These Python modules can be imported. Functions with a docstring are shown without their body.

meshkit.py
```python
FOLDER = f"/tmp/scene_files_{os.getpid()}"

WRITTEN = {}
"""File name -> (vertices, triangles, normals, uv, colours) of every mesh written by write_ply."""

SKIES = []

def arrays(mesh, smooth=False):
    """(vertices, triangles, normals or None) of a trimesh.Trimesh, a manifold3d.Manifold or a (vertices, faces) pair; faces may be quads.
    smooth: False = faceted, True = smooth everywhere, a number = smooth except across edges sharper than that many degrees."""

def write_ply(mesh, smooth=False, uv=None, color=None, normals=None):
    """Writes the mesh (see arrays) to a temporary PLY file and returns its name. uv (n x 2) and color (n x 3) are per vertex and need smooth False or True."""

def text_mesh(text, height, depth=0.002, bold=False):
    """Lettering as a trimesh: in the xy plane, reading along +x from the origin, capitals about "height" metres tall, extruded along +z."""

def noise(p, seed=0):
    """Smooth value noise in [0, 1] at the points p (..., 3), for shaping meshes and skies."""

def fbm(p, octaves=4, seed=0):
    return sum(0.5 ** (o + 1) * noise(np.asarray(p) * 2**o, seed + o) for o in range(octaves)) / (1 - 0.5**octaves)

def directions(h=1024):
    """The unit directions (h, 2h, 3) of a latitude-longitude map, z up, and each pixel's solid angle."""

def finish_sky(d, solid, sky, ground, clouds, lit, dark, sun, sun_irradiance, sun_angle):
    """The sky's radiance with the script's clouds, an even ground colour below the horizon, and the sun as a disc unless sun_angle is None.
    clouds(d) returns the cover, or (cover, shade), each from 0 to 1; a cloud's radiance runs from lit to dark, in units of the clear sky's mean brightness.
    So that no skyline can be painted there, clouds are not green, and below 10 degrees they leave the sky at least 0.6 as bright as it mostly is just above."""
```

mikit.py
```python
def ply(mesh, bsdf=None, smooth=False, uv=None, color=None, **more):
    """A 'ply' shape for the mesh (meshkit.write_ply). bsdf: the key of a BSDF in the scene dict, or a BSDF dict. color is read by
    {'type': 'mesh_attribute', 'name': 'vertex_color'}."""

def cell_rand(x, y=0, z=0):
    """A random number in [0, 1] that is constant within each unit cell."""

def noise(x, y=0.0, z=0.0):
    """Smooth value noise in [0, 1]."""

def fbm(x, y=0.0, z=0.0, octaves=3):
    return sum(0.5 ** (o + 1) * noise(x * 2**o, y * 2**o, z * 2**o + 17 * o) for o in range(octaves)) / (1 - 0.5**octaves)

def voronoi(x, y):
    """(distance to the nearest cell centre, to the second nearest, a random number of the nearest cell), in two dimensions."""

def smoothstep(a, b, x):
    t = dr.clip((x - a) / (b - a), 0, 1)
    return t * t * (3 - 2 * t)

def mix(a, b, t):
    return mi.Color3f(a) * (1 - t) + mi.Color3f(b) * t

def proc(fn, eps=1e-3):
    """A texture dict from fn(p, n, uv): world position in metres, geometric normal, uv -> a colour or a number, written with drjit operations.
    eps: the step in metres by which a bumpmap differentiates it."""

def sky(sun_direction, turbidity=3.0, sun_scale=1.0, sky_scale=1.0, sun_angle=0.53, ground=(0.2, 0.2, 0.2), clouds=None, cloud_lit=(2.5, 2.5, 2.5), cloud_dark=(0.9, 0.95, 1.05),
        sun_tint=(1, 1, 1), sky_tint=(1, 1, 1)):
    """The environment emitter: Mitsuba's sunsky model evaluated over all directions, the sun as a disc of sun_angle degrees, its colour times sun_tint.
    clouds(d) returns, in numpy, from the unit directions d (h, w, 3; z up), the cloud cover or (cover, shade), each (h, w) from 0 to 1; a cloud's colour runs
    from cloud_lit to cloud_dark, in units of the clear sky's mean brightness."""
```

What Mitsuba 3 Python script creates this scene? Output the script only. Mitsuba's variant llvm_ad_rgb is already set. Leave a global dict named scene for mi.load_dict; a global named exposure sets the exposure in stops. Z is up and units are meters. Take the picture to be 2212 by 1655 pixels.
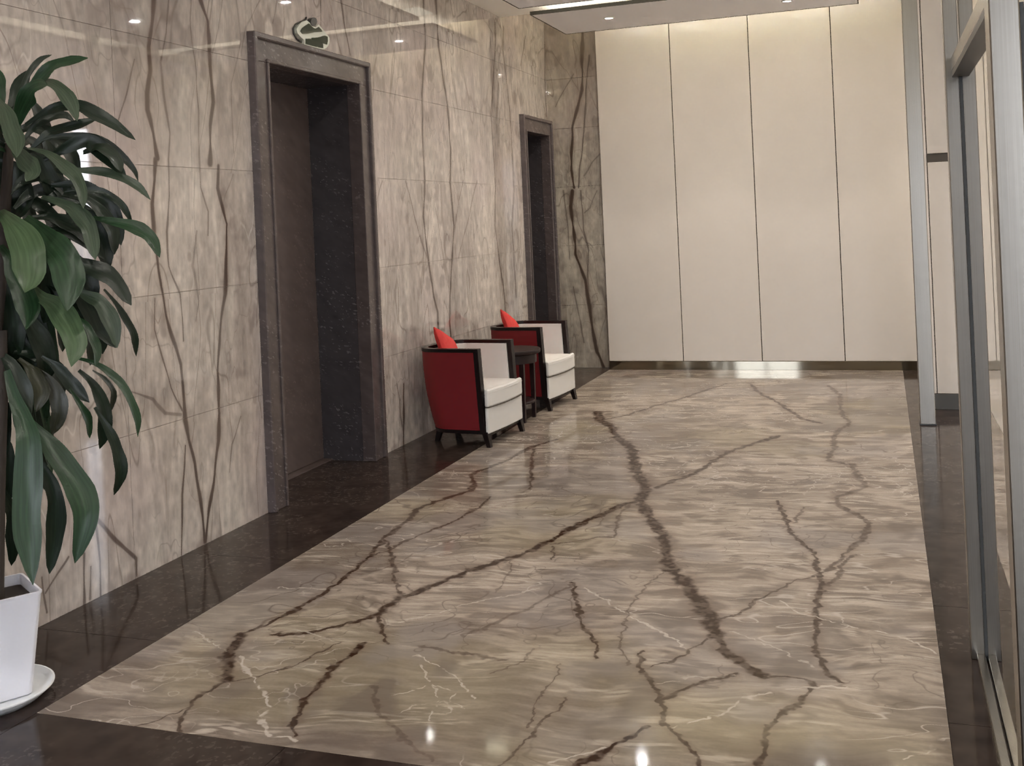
import math
import numpy as np
import drjit as dr
import mitsuba as mi
import trimesh
import shapely.geometry as sg
import mikit
import meshkit
from mikit import ply, proc, noise, fbm, smoothstep, mix

T = mi.ScalarTransform4f
scene, labels = {}, {}
RNG = np.random.default_rng(7)

# ------------------------------------------------------------------ camera, sky, exposure
# Level camera 1.6 m above the floor, turned 19 degrees to the left, rolled 2.6 degrees; the frame looks below the horizon by lens shift.
EYE = np.array([0.0, 0.0, 1.6])
TURN, ROLL, FOCAL = math.atan(800 / 2300), 0.045, 2300.0
fwd = np.array([-math.sin(TURN), math.cos(TURN), 0.0])
right = np.array([math.cos(TURN), math.sin(TURN), 0.0])
up = np.array([0, 0, 1.0]) + ROLL * right
scene['camera'] = {'type': 'perspective', 'fov': 2 * math.degrees(math.atan(1106 / FOCAL)), 'fov_axis': 'x', 'near_clip': 0.05, 'far_clip': 200.0,
                   'principal_point_offset_x': 0.0, 'principal_point_offset_y': (827.5 - 482) / 1655,
                   'to_world': T().look_at(origin=EYE.tolist(), target=(EYE + fwd).tolist(), up=up.tolist())}
SKY_SCALE = 46.0
scene['sky'] = mikit.sky((0.2, -0.3, 0.9), turbidity=3.0, sun_scale=0.0, sky_scale=SKY_SCALE, ground=(0.3, 0.3, 0.3),
                         clouds=lambda d: np.ones(d.shape[:2]), cloud_lit=(0.95, 1.0, 1.1), cloud_dark=(0.9, 0.95, 1.05))
LED = (1.0, 0.91, 0.76)          # cove strips
LED_POWER = 1.1
GAP_GLOW = 0.7
SPOT_POWER = 740.0
COVE = 75.0
exposure = 0.95

# ------------------------------------------------------------------ veins of the stone, leaves, sign: coordinates in metres
FLOOR_VEINS = [
 (0.0381,1,[(-2.306,8.567),(-2.176,8.215),(-2.027,7.948),(-1.889,7.583),(-1.68,7.157),(-1.586,6.78),(-1.49,6.431),(-1.386,6.173),(-1.359,5.895)]),
 (0.0317,1,[(-1.359,5.895),(-1.227,5.577),(-1.123,5.291),(-1.049,5.03),(-0.971,4.771)]),
 (0.0368,1,[(-0.971,4.771),(-0.873,4.573),(-0.784,4.392),(-0.707,4.2),(-0.666,4.041)]),
 (0.0198,1,[(-0.666,4.041),(-0.614,3.92),(-0.544,3.831),(-0.488,3.763),(-0.453,3.733)]),
 (0.0088,0.7,[(-0.453,3.733),(-0.377,3.743),(-0.314,3.72),(-0.285,3.679)]),
 (0.0102,0.8,[(-0.285,3.679),(-0.317,3.548),(-0.38,3.434),(-0.396,3.305),(-0.398,3.188),(-0.403,3.118),(-0.413,3.024)]),
 (0.0231,1,[(-1.361,5.905),(-1.435,5.774),(-1.532,5.488),(-1.605,5.252),(-1.666,5.017),(-1.727,4.813),(-1.82,4.669),(-1.887,4.561),(-1.948,4.407),(-1.991,4.245)]),
 (0.0171,0.9,[(-1.991,4.245),(-2.037,4.172),(-2.05,4.013),(-2.062,3.93)]),
 (0.0119,0.9,[(-2.062,3.93),(-2.14,3.836),(-2.197,3.748),(-2.263,3.7),(-2.374,3.69)]),
 (0.0088,0.8,[(-2.05,4.013),(-2.001,3.892),(-1.927,3.784),(-1.877,3.701)]),
 (0.0122,0.8,[(-2.492,4.941),(-2.388,4.796),(-2.222,4.514),(-2.134,4.325),(-2.04,4.188)]),
 (0.0178,0.8,[(-2.314,7.467),(-2.433,7.166),(-2.466,6.795),(-2.52,6.543),(-2.56,6.345),(-2.447,6.109),(-2.413,5.945),(-2.511,5.736),(-2.575,5.542),(-2.527,5.24),(-2.512,5.002),(-2.442,4.674)]),
 (0.0128,0.9,[(-2.442,4.674),(-2.419,4.502),(-2.406,4.313),(-2.406,4.159),(-2.416,4.017),(-2.443,3.874),(-2.469,3.738),(-2.499,3.667)]),
 (0.0241,1,[(-2.5,3.676),(-2.466,3.569),(-2.426,3.463),(-2.347,3.332),(-2.305,3.26)]),
 (0.0115,0.8,[(-2.3,3.254),(-2.325,3.159),(-2.309,3.07),(-2.28,2.972),(-2.213,2.889)]),
 (0.005,0.7,[(-2.306,3.053),(-2.346,2.956),(-2.399,2.883)]),
 (0.0097,0.7,[(-2.239,5.854),(-2.227,5.601),(-2.244,5.39),(-2.293,5.22),(-2.354,5.056),(-2.384,4.874),(-2.396,4.764),(-2.442,4.674)]),
 (0.0054,0.7,[(-2.056,3.661),(-2.105,3.515),(-2.153,3.397),(-2.208,3.315),(-2.295,3.255)]),
 (0.0211,1,[(-1.971,3.671),(-1.964,3.6),(-1.965,3.547)]),
 (0.0101,0.9,[(-1.965,3.547),(-1.973,3.419),(-1.954,3.285),(-1.945,3.176),(-1.898,3.065),(-1.838,2.949)]),
 (0.0103,0.8,[(-1.363,4.502),(-1.29,4.284),(-1.194,4.044),(-1.107,3.897),(-1.061,3.754)]),
 (0.0057,0.5,[(-0.985,4.736),(-1.056,4.476),(-1.034,4.205),(-1.02,3.986),(-0.998,3.854),(-0.932,3.721)]),
 (0.0082,0.8,[(-0.91,3.852),(-0.897,3.729),(-0.836,3.624),(-0.791,3.523),(-0.752,3.444),(-0.72,3.319),(-0.661,3.24),(-0.606,3.165),(-0.575,3.102),(-0.544,2.991)]),
 (0.0067,0.7,[(-0.696,4.012),(-0.737,3.892),(-0.799,3.772),(-0.848,3.72)]),
 (0.0113,0.8,[(-0.555,3.721),(-0.612,3.677),(-0.696,3.564),(-0.757,3.47)]),
 (0.0078,0.7,[(-0.698,4.202),(-0.61,4.286),(-0.563,4.438),(-0.491,4.565),(-0.435,4.693),(-0.31,4.871)]),
 (0.0189,0.6,[(-0.533,10.033),(-0.399,9.515),(-0.369,8.656),(-0.284,8.325),(-0.379,7.935),(-0.378,7.381),(-0.394,7.036),(-0.249,6.954),(-0.193,6.625),(-0.154,6.421),(-0.224,6.263),(-0.309,6.138),(-0.283,5.969)]),
 (0.0161,0.7,[(-0.283,5.969),(-0.194,5.82),(-0.126,5.677),(-0.155,5.408),(-0.198,5.244),(-0.244,5.054),(-0.301,4.879)]),
 (0.0125,0.85,[(-0.613,6.019),(-0.544,5.724),(-0.488,5.432),(-0.429,5.281),(-0.357,5.107),(-0.338,4.917),(-0.318,4.789),(-0.308,4.631),(-0.314,4.412),(-0.315,4.189),(-0.3,4.012),(-0.277,3.892),(-0.241,3.782),(-0.201,3.735)]),
 (0.0096,0.6,[(-0.189,5.126),(-0.236,4.982),(-0.266,4.757),(-0.301,4.691)]),
 (0.0216,0.85,[(-1.334,6.203),(-1.258,6.372),(-1.164,6.599),(-1.089,6.941),(-1.021,7.241),(-0.916,7.476),(-0.762,7.777)]),
 (0.0194,0.7,[(-2.176,8.215),(-2.022,8.427),(-1.872,8.906),(-1.719,9.262),(-1.588,9.717),(-1.456,10.098)]),
 (0.0206,0.8,[(-1.243,10.108),(-1.054,9.474),(-0.894,9.137),(-0.751,8.702),(-0.642,8.419),(-0.498,8.268)]),
 (0.0095,0.6,[(-0.471,5.899),(-0.486,5.613)]),
 (0.0066,0.5,[(-1.151,6.517),(-0.995,6.435),(-0.814,6.406),(-0.697,6.424)]),
 (0.0115,0.7,[(-2.395,7.125),(-2.278,6.724),(-2.134,6.286),(-2.058,6.045)]),
 (0.0074,0.5,[(-1.625,5.025),(-1.517,5.099),(-1.415,5.173),(-1.332,5.189)]),
 (0.007,0.6,[(-1.607,4.998),(-1.548,4.805)]),
 (0.0051,0.5,[(-1.734,4.734),(-1.685,4.549),(-1.662,4.332)]),
 (0.0057,0.6,[(-1.07,3.421),(-1.065,3.351),(-1.096,3.243),(-1.101,3.116),(-1.114,3.023),(-1.148,2.93),(-1.142,2.838)]),
 (0.0038,0.5,[(-1.175,3.665),(-1.155,3.569),(-1.159,3.417),(-1.145,3.298),(-1.121,3.189)]),
 (0.0143,1,[(-0.749,3.28),(-0.799,3.206),(-0.84,3.106),(-0.88,3.039),(-0.906,3.005),(-0.93,2.918)]),
 (0.0093,0.35,[(-1.768,3.348),(-1.64,3.161),(-1.511,3.03),(-1.346,2.908)]),
 (0.0106,0.45,[(-1.353,4.504),(-1.423,4.284),(-1.506,4.077),(-1.547,3.917),(-1.611,3.831)]),
 (0.0124,0.5,[(-1.735,3.71),(-1.596,3.675),(-1.494,3.676),(-1.382,3.646)]),
 (0.0091,0.5,[(-1.464,6.388),(-1.319,6.468),(-1.224,6.578)]),
 (0.01,0.5,[(-1.386,5.861),(-1.408,5.618),(-1.334,5.204)]),
 (0.0054,0.4,[(-1.383,3.536),(-1.305,3.656),(-1.294,3.787)]),
 (0.0045,0.5,[(-0.468,4.627),(-0.575,4.382)]),
 (0.006,-0.8,[(-1.307,4.453),(-1.183,4.335),(-1.029,4.18),(-0.878,4.041),(-0.748,3.911)]),
 (0.0062,-0.6,[(-1.98,3.871),(-1.872,3.971),(-1.739,4.15),(-1.587,4.307),(-1.486,4.416)]),
 (0.0056,-0.8,[(-0.463,4.46),(-0.353,4.327),(-0.246,4.276),(-0.118,4.223),(-0.027,4.22),(0.052,4.135),(0.119,4.065)]),
 (0.0061,-0.8,[(-0.683,3.28),(-0.628,3.341),(-0.565,3.405),(-0.473,3.563),(-0.368,3.641),(-0.266,3.683),(-0.163,3.701)]),
 (0.0055,-0.7,[(-0.999,2.982),(-0.927,3.056),(-0.857,3.117)]),
 (0.0088,-0.8,[(-2.382,3.473),(-2.238,3.316),(-2.131,3.224),(-2.029,3.12),(-2.013,3.037),(-1.936,2.957),(-1.822,2.922)]),
 (0.0059,-0.7,[(-2.723,3.657),(-2.563,3.57),(-2.453,3.502)]),
 (0.005,-0.7,[(-2.822,4.048),(-2.725,4.159),(-2.424,4.191)]),
 (0.0039,-0.7,[(-1.733,3.622),(-1.589,3.549),(-1.448,3.423),(-1.377,3.329)]),
 (0.0038,-0.6,[(-1.656,3.299),(-1.567,3.395),(-1.452,3.348),(-1.422,3.214)]),
 (0.0044,-0.6,[(-2.298,3.741),(-2.142,3.688),(-2.058,3.683)]),
 (0.0037,-0.6,[(-1.689,3.567),(-1.575,3.432),(-1.486,3.268),(-1.463,3.138)]),
 (0.0037,-0.5,[(-1.573,3.161),(-1.548,3.253),(-1.462,3.291),(-1.382,3.258)]),
 (0.0054,-0.6,[(-0.621,4.098),(-0.529,4.049),(-0.393,3.948),(-0.29,3.829)]),
 (0.0043,-0.6,[(0.128,3.419),(0.075,3.392),(0.047,3.313),(-0.012,3.244)]),
 (0.005,-0.5,[(-1.421,4.59),(-1.376,4.625),(-1.315,4.599)]),
 (0.0051,-0.5,[(-0.794,3.577),(-0.683,3.672),(-0.561,3.708)]),
]
WALL_VEINS = [
 (0.0155,1,[(4.477,2.893),(4.471,2.799),(4.441,2.675),(4.411,2.555),(4.417,2.439),(4.391,2.319),(4.386,2.24),(4.421,2.126),(4.448,2.003)]),
 (0.0159,1,[(4.433,1.993),(4.415,1.893),(4.382,1.776),(4.385,1.62),(4.409,1.5),(4.421,1.359),(4.454,1.218),(4.503,1.084),(4.551,0.958),(4.561,0.78),(4.564,0.671),(4.59,0.559),(4.628,0.439),(4.659,0.266),(4.677,0.139),(4.688,0.015)]),
 (0.0169,1,[(4.858,2.944),(4.86,2.87),(4.911,2.769),(4.913,2.626),(4.922,2.475),(4.928,2.33),(4.901,2.2),(4.877,1.994)]),
 (0.0149,1,[(4.952,1.979),(4.939,1.863),(4.979,1.76),(5.015,1.665),(4.983,1.473),(4.963,1.282),(4.895,1.06),(4.856,0.878),(4.864,0.651),(4.836,0.508),(4.819,0.454),(4.783,0.305),(4.735,0.164),(4.692,0.014)]),
 (0.007,0.9,[(4.558,0.542),(4.522,0.301),(4.497,0.006)]),
 (0.007,0.7,[(4.584,2.89),(4.579,2.818),(4.556,2.654),(4.507,2.489),(4.527,2.253),(4.549,2.134),(4.528,2.006),(4.519,1.816),(4.484,1.636),(4.497,1.461),(4.565,1.313),(4.579,1.191),(4.582,1.075)]),
 (0.0055,0.6,[(4.77,2.853),(4.762,2.744),(4.782,2.525),(4.804,2.276),(4.785,2.027),(4.785,1.86),(4.845,1.735),(4.836,1.609)]),
 (0.005,0.7,[(4.302,2.477),(4.233,2.303),(4.158,2.162)]),
 (0.0069,0.7,[(4.374,1.308),(4.36,1.158),(4.407,1.013),(4.465,0.852),(4.545,0.724)]),
 (0.0082,0.8,[(3.872,0.38),(3.979,0.26),(4.144,0.092),(4.142,0.013)]),
 (0.0063,0.8,[(3.892,0.331),(3.908,0.157),(3.898,-0.001)]),
 (0.0077,0.8,[(3.812,0.222),(3.792,0.005)]),
 (0.0062,0.7,[(3.845,0.152),(3.828,0.014)]),
 (0.0073,0.7,[(3.565,0.199),(3.577,0.046)]),
 (0.0059,0.7,[(3.716,0.236),(3.582,0.129)]),
 (0.0086,0.5,[(4.151,0.889),(4.33,0.819),(4.409,0.735),(4.532,0.705)]),
 (0.0073,0.4,[(4.74,1.631),(4.691,1.451),(4.725,1.264),(4.694,1.165)]),
 (0.0057,0.5,[(5.06,0.597),(4.961,0.464),(4.928,0.32)]),
 (0.0058,0.4,[(5.199,2.932),(5.226,2.7),(5.116,2.451),(5.108,2.062)]),
 (0.0136,0.9,[(7.871,3.496),(7.863,3.42),(7.857,3.04),(7.742,2.654),(7.718,2.278),(7.72,1.963),(7.67,1.682),(7.724,1.356),(7.752,1.197),(7.8,1.046),(7.869,0.914),(7.86,0.669),(7.853,0.447)]),
 (0.0146,0.9,[(8.121,3.544),(8.112,3.466),(8.126,3.078),(8.261,2.624),(8.296,2.234),(8.244,1.96),(8.283,1.599),(8.221,1.333),(8.133,1.019),(8.098,0.805),(8.122,0.664),(8.141,0.405)]),
 (0.0129,0.7,[(9.553,3.51),(9.527,3.312),(9.325,2.635),(9.346,1.931),(9.3,1.581),(9.362,1.281),(9.468,0.913),(9.468,0.431)]),
 (0.017,0.6,[(9.789,3.503),(9.735,3.306),(9.868,2.68),(9.877,1.939),(9.771,1.573),(9.801,0.886)]),
 (0.0081,0.5,[(7.364,1.955),(7.583,1.535),(7.706,1.357)]),
 (0.0074,0.4,[(6.96,1.946),(6.846,1.782),(6.776,1.52)]),
 (0.009,0.4,[(8.353,1.327),(8.603,1.625),(8.872,1.989)]),
 (0.0088,0.4,[(8.538,1.982),(8.342,1.668),(8.228,1.398)]),
 (0.0095,0.7,[(6.457,3.194),(6.454,3.162),(6.512,2.942),(6.553,2.805)]),
 (0.009,0.7,[(6.184,3.173),(6.178,3.112),(6.161,2.924),(6.196,2.842)]),
 (0.0128,0.9,[(7.171,0.444),(7.152,0.193),(7.122,-0.02)]),
 (0.0102,0.5,[(7.061,0.461),(7.099,0.217),(7.135,0.107)]),
 (0.0227,0.7,[(11.174,3.799),(11.096,3.281),(11.067,2.749)]),
 (0.0142,0.6,[(10.46,3.514),(10.362,3.357),(10.267,3.202)]),
 (0.006,0.35,[(5.439,2.976),(5.28,2.788),(5.22,2.62)]),
 (0.0062,0.35,[(5.646,3.014),(5.581,2.863)]),
]
END_VEINS = [
 (0.0158,1,[(-2.943,3.769),(-2.965,3.626),(-3.004,3.0),(-3.132,2.598),(-3.164,2.153),(-3.142,1.956)]),
 (0.0158,1,[(-3.164,1.922),(-3.193,1.747),(-3.166,1.439),(-3.16,1.233),(-3.053,0.949),(-3.039,0.698),(-3.002,0.377),(-2.965,0.172),(-2.897,-0.013)]),
 (0.0087,0.7,[(-2.91,3.366),(-2.968,2.891),(-3.005,2.549),(-3.065,2.147),(-3.09,1.953)]),
 (0.007,0.6,[(-3.065,1.917),(-3.054,1.485),(-3.013,1.268),(-3.03,0.888),(-3.033,0.723)]),
 (0.007,0.5,[(-3.258,1.927),(-3.237,1.583),(-3.22,1.18)]),
 (0.007,0.5,[(-3.084,3.182),(-3.224,2.993),(-3.309,2.848)]),
 (0.007,0.4,[(-2.885,1.907),(-2.971,1.722),(-3.04,1.675)]),
 (0.007,0.5,[(-3.192,0.877),(-3.154,0.574),(-3.106,0.273)]),
 (0.007,0.4,[(-2.815,2.312),(-2.922,2.219),(-3.022,2.075)]),
]
LEAVES = [
 (0.028,1,[(-2.876,3.01,2.085),(-2.832,2.999,2.13),(-2.772,2.994,2.181),(-2.698,2.993,2.223),(-2.573,3.01,2.238)]),
 (0.012,0,[(-2.882,3.008,2.118),(-2.876,3.046,2.204),(-2.856,3.088,2.266),(-2.837,3.13,2.29)]),
 (0.036,1,[(-2.906,3.0,1.996),(-2.83,2.974,2.09),(-2.752,2.948,2.142),(-2.674,2.922,2.142)]),
 (0.03,2,[(-2.826,3.028,2.157),(-2.753,3.0,2.17),(-2.672,2.976,2.138),(-2.602,2.947,2.079),(-2.546,2.913,2.009)]),
 (0.028,0,[(-2.863,3.015,2.027),(-2.804,3.018,2.055),(-2.738,3.023,2.079),(-2.648,3.037,2.081),(-2.585,3.041,2.05),(-2.513,3.049,2.008),(-2.43,3.06,1.947)]),
 (0.02,0,[(-2.881,3.009,1.962),(-2.841,3.058,2.038),(-2.785,3.113,2.065),(-2.767,3.154,2.04)]),
 (0.023,0,[(-2.859,3.016,1.928),(-2.82,3.043,1.976),(-2.794,3.066,2.002),(-2.724,3.103,2.021),(-2.653,3.141,2.044)]),
 (0.018,0,[(-2.843,3.022,1.943),(-2.803,3.05,1.978),(-2.733,3.088,1.983),(-2.663,3.127,1.974),(-2.6,3.163,1.926),(-2.552,3.194,1.858),(-2.545,3.21,1.812)]),
 (0.033,0,[(-2.806,3.035,1.9),(-2.754,3.053,1.926),(-2.677,3.08,1.96),(-2.636,3.094,1.948),(-2.575,3.115,1.878),(-2.533,3.13,1.833)]),
 (0.033,2,[(-2.859,3.017,1.944),(-2.794,3.001,1.929),(-2.726,2.986,1.905),(-2.642,2.978,1.844),(-2.587,2.959,1.787),(-2.554,2.932,1.715)]),
 (0.035,2,[(-2.913,2.945,2.115),(-2.843,2.903,2.073),(-2.78,2.859,2.006),(-2.717,2.815,1.943),(-2.668,2.765,1.888)]),
 (0.035,2,[(-2.875,2.958,1.945),(-2.805,2.916,1.919),(-2.732,2.875,1.881),(-2.667,2.832,1.841),(-2.643,2.774,1.808)]),
 (0.02,2,[(-2.768,3.048,1.874),(-2.711,3.079,1.86),(-2.627,3.118,1.85),(-2.566,3.15,1.825),(-2.521,3.176,1.792),(-2.486,3.199,1.742)]),
 (0.015,0,[(-2.741,3.057,1.782),(-2.688,3.097,1.788),(-2.644,3.133,1.781),(-2.601,3.17,1.739),(-2.584,3.197,1.688),(-2.589,3.216,1.654)]),
 (0.035,2,[(-2.819,3.03,1.769),(-2.739,3.026,1.745),(-2.667,3.02,1.713),(-2.605,3.009,1.653),(-2.572,2.989,1.588),(-2.544,2.967,1.538)]),
 (0.033,0,[(-2.726,3.063,1.765),(-2.69,3.102,1.755),(-2.659,3.139,1.708),(-2.638,3.173,1.635),(-2.652,3.194,1.55)]),
 (0.03,1,[(-2.652,3.089,1.687),(-2.566,3.105,1.666),(-2.495,3.117,1.645),(-2.436,3.124,1.605),(-2.4,3.123,1.535)]),
 (0.063,3,[(-2.922,2.941,1.725),(-2.847,2.904,1.689),(-2.765,2.869,1.639),(-2.7,2.828,1.575),(-2.655,2.78,1.492),(-2.623,2.728,1.447)]),
 (0.061,1,[(-2.839,2.97,1.696),(-2.76,2.949,1.653),(-2.688,2.926,1.598),(-2.618,2.901,1.543),(-2.57,2.869,1.466),(-2.548,2.828,1.376)]),
 (0.048,3,[(-2.826,2.975,1.452),(-2.76,2.945,1.417),(-2.679,2.92,1.389),(-2.605,2.893,1.327),(-2.548,2.86,1.261),(-2.528,2.814,1.195)]),
 (0.04,0,[(-2.812,3.033,1.571),(-2.76,3.064,1.54),(-2.683,3.104,1.509),(-2.621,3.139,1.464),(-2.568,3.171,1.365)]),
 (0.033,2,[(-2.74,3.058,1.444),(-2.67,3.069,1.408),(-2.621,3.073,1.383),(-2.575,3.075,1.308),(-2.555,3.069,1.224)]),
 (0.016,0,[(-2.624,3.098,1.43),(-2.604,3.132,1.377),(-2.589,3.163,1.316),(-2.58,3.193,1.254),(-2.593,3.215,1.175)]),
 (0.026,0,[(-2.804,3.036,1.397),(-2.769,3.074,1.364),(-2.734,3.113,1.323),(-2.698,3.152,1.276),(-2.662,3.191,1.209)]),
 (0.021,1,[(-2.744,3.056,1.345),(-2.676,3.053,1.312),(-2.635,3.042,1.264),(-2.604,3.026,1.217),(-2.595,3.003,1.168)]),
 (0.02,1,[(-2.75,3.054,1.197),(-2.674,3.081,1.172),(-2.619,3.1,1.133),(-2.57,3.117,1.073),(-2.533,3.13,0.972),(-2.533,3.13,0.9)]),
 (0.03,0,[(-2.721,3.064,1.146),(-2.688,3.086,1.102),(-2.674,3.102,1.058),(-2.662,3.117,0.989),(-2.675,3.123,0.904),(-2.698,3.125,0.853)]),
 (0.015,0,[(-2.675,3.081,1.144),(-2.657,3.122,1.105),(-2.654,3.158,1.049),(-2.69,3.181,0.973)]),
 (0.018,1,[(-2.755,3.053,1.082),(-2.738,3.076,1.028),(-2.721,3.1,0.966),(-2.73,3.114,0.893)]),
 (0.025,0,[(-2.673,3.081,1.012),(-2.634,3.108,0.917),(-2.623,3.125,0.855),(-2.619,3.139,0.769),(-2.657,3.14,0.684)]),
 (0.033,4,[(-2.869,3.013,1.161),(-2.827,3.028,1.118),(-2.799,3.037,1.067),(-2.791,3.04,1.001),(-2.821,3.03,0.92)]),
 (0.03,4,[(-2.922,2.995,1.197),(-2.882,2.995,1.169),(-2.844,2.995,1.126),(-2.821,2.99,1.075),(-2.833,2.973,1.013)]),
 (0.028,0,[(-2.844,3.022,1.201),(-2.803,3.053,1.156),(-2.771,3.082,1.093),(-2.726,3.116,1.022)]),
 (0.054,1,[(-2.923,2.941,1.163),(-2.876,2.92,1.078),(-2.822,2.901,1.002),(-2.78,2.878,0.928),(-2.758,2.847,0.802),(-2.742,2.815,0.686),(-2.708,2.789,0.58),(-2.677,2.762,0.486)]),
 (0.051,1,[(-2.907,2.979,1.01),(-2.845,2.977,0.955),(-2.779,2.977,0.891),(-2.706,2.98,0.804),(-2.649,2.977,0.714),(-2.63,2.96,0.636),(-2.654,2.929,0.506)]),
 (0.036,0,[(-2.904,3.001,0.891),(-2.858,3.027,0.787),(-2.84,3.044,0.718),(-2.839,3.055,0.649),(-2.858,3.059,0.538),(-2.888,3.059,0.411)]),
 (0.03,0,[(-3.002,2.967,0.764),(-3.002,2.993,0.691),(-3.003,3.019,0.634),(-3.024,3.039,0.527),(-3.056,3.054,0.432)]),
 (0.049,1,[(-2.928,2.94,1.603),(-2.867,2.921,1.55),(-2.807,2.902,1.453),(-2.76,2.879,1.375),(-2.74,2.846,1.315)]),
 (0.051,0,[(-2.985,2.973,1.909),(-2.952,2.997,1.891),(-2.922,3.021,1.857),(-2.921,3.035,1.749),(-2.974,3.029,1.682)]),
 (0.036,0,[(-2.874,3.011,1.945),(-2.851,3.046,1.915),(-2.837,3.077,1.859),(-2.831,3.106,1.779),(-2.862,3.121,1.735)]),
 (0.03,0,[(-2.914,2.997,1.732),(-2.897,3.035,1.773),(-2.863,3.079,1.797),(-2.806,3.13,1.791),(-2.768,3.175,1.768)]),
 (0.023,0,[(-2.873,3.012,1.615),(-2.831,3.058,1.645),(-2.775,3.109,1.633),(-2.735,3.155,1.589),(-2.718,3.193,1.544)]),
 (0.043,0,[(-2.871,3.012,1.648),(-2.847,3.047,1.571),(-2.838,3.077,1.478),(-2.868,3.093,1.377),(-2.906,3.106,1.309)]),
 (0.043,0,[(-2.813,3.032,1.546),(-2.771,3.073,1.493),(-2.754,3.106,1.407),(-2.752,3.133,1.321),(-2.786,3.148,1.235)]),
 (0.043,0,[(-2.77,3.048,1.478),(-2.735,3.086,1.433),(-2.709,3.122,1.355),(-2.698,3.152,1.268),(-2.708,3.175,1.189)]),
 (0.046,0,[(-2.972,2.977,1.488),(-2.959,3.003,1.419),(-2.963,3.023,1.318),(-2.991,3.034,1.217),(-3.033,3.041,1.149)]),
 (0.043,0,[(-2.928,2.993,1.42),(-2.9,3.023,1.334),(-2.872,3.054,1.247),(-2.874,3.075,1.161),(-2.905,3.085,1.092)]),
 (0.04,0,[(-2.854,3.018,1.696),(-2.81,3.06,1.694),(-2.751,3.107,1.658),(-2.708,3.148,1.605),(-2.688,3.182,1.535)]),
 (0.04,0,[(-3.034,3.009,1.32),(-2.998,3.034,1.284),(-2.954,3.063,1.23),(-2.935,3.083,1.143),(-2.956,3.088,1.057)]),
 (0.03,0,[(-2.928,2.992,1.782),(-2.898,3.029,1.831),(-2.853,3.071,1.846),(-2.818,3.11,1.82),(-2.799,3.143,1.76)]),
 (0.043,0,[(-2.983,2.973,1.224),(-2.927,2.966,1.176),(-2.88,2.956,1.096),(-2.86,2.937,1.019),(-2.863,2.909,0.96)]),
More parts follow.
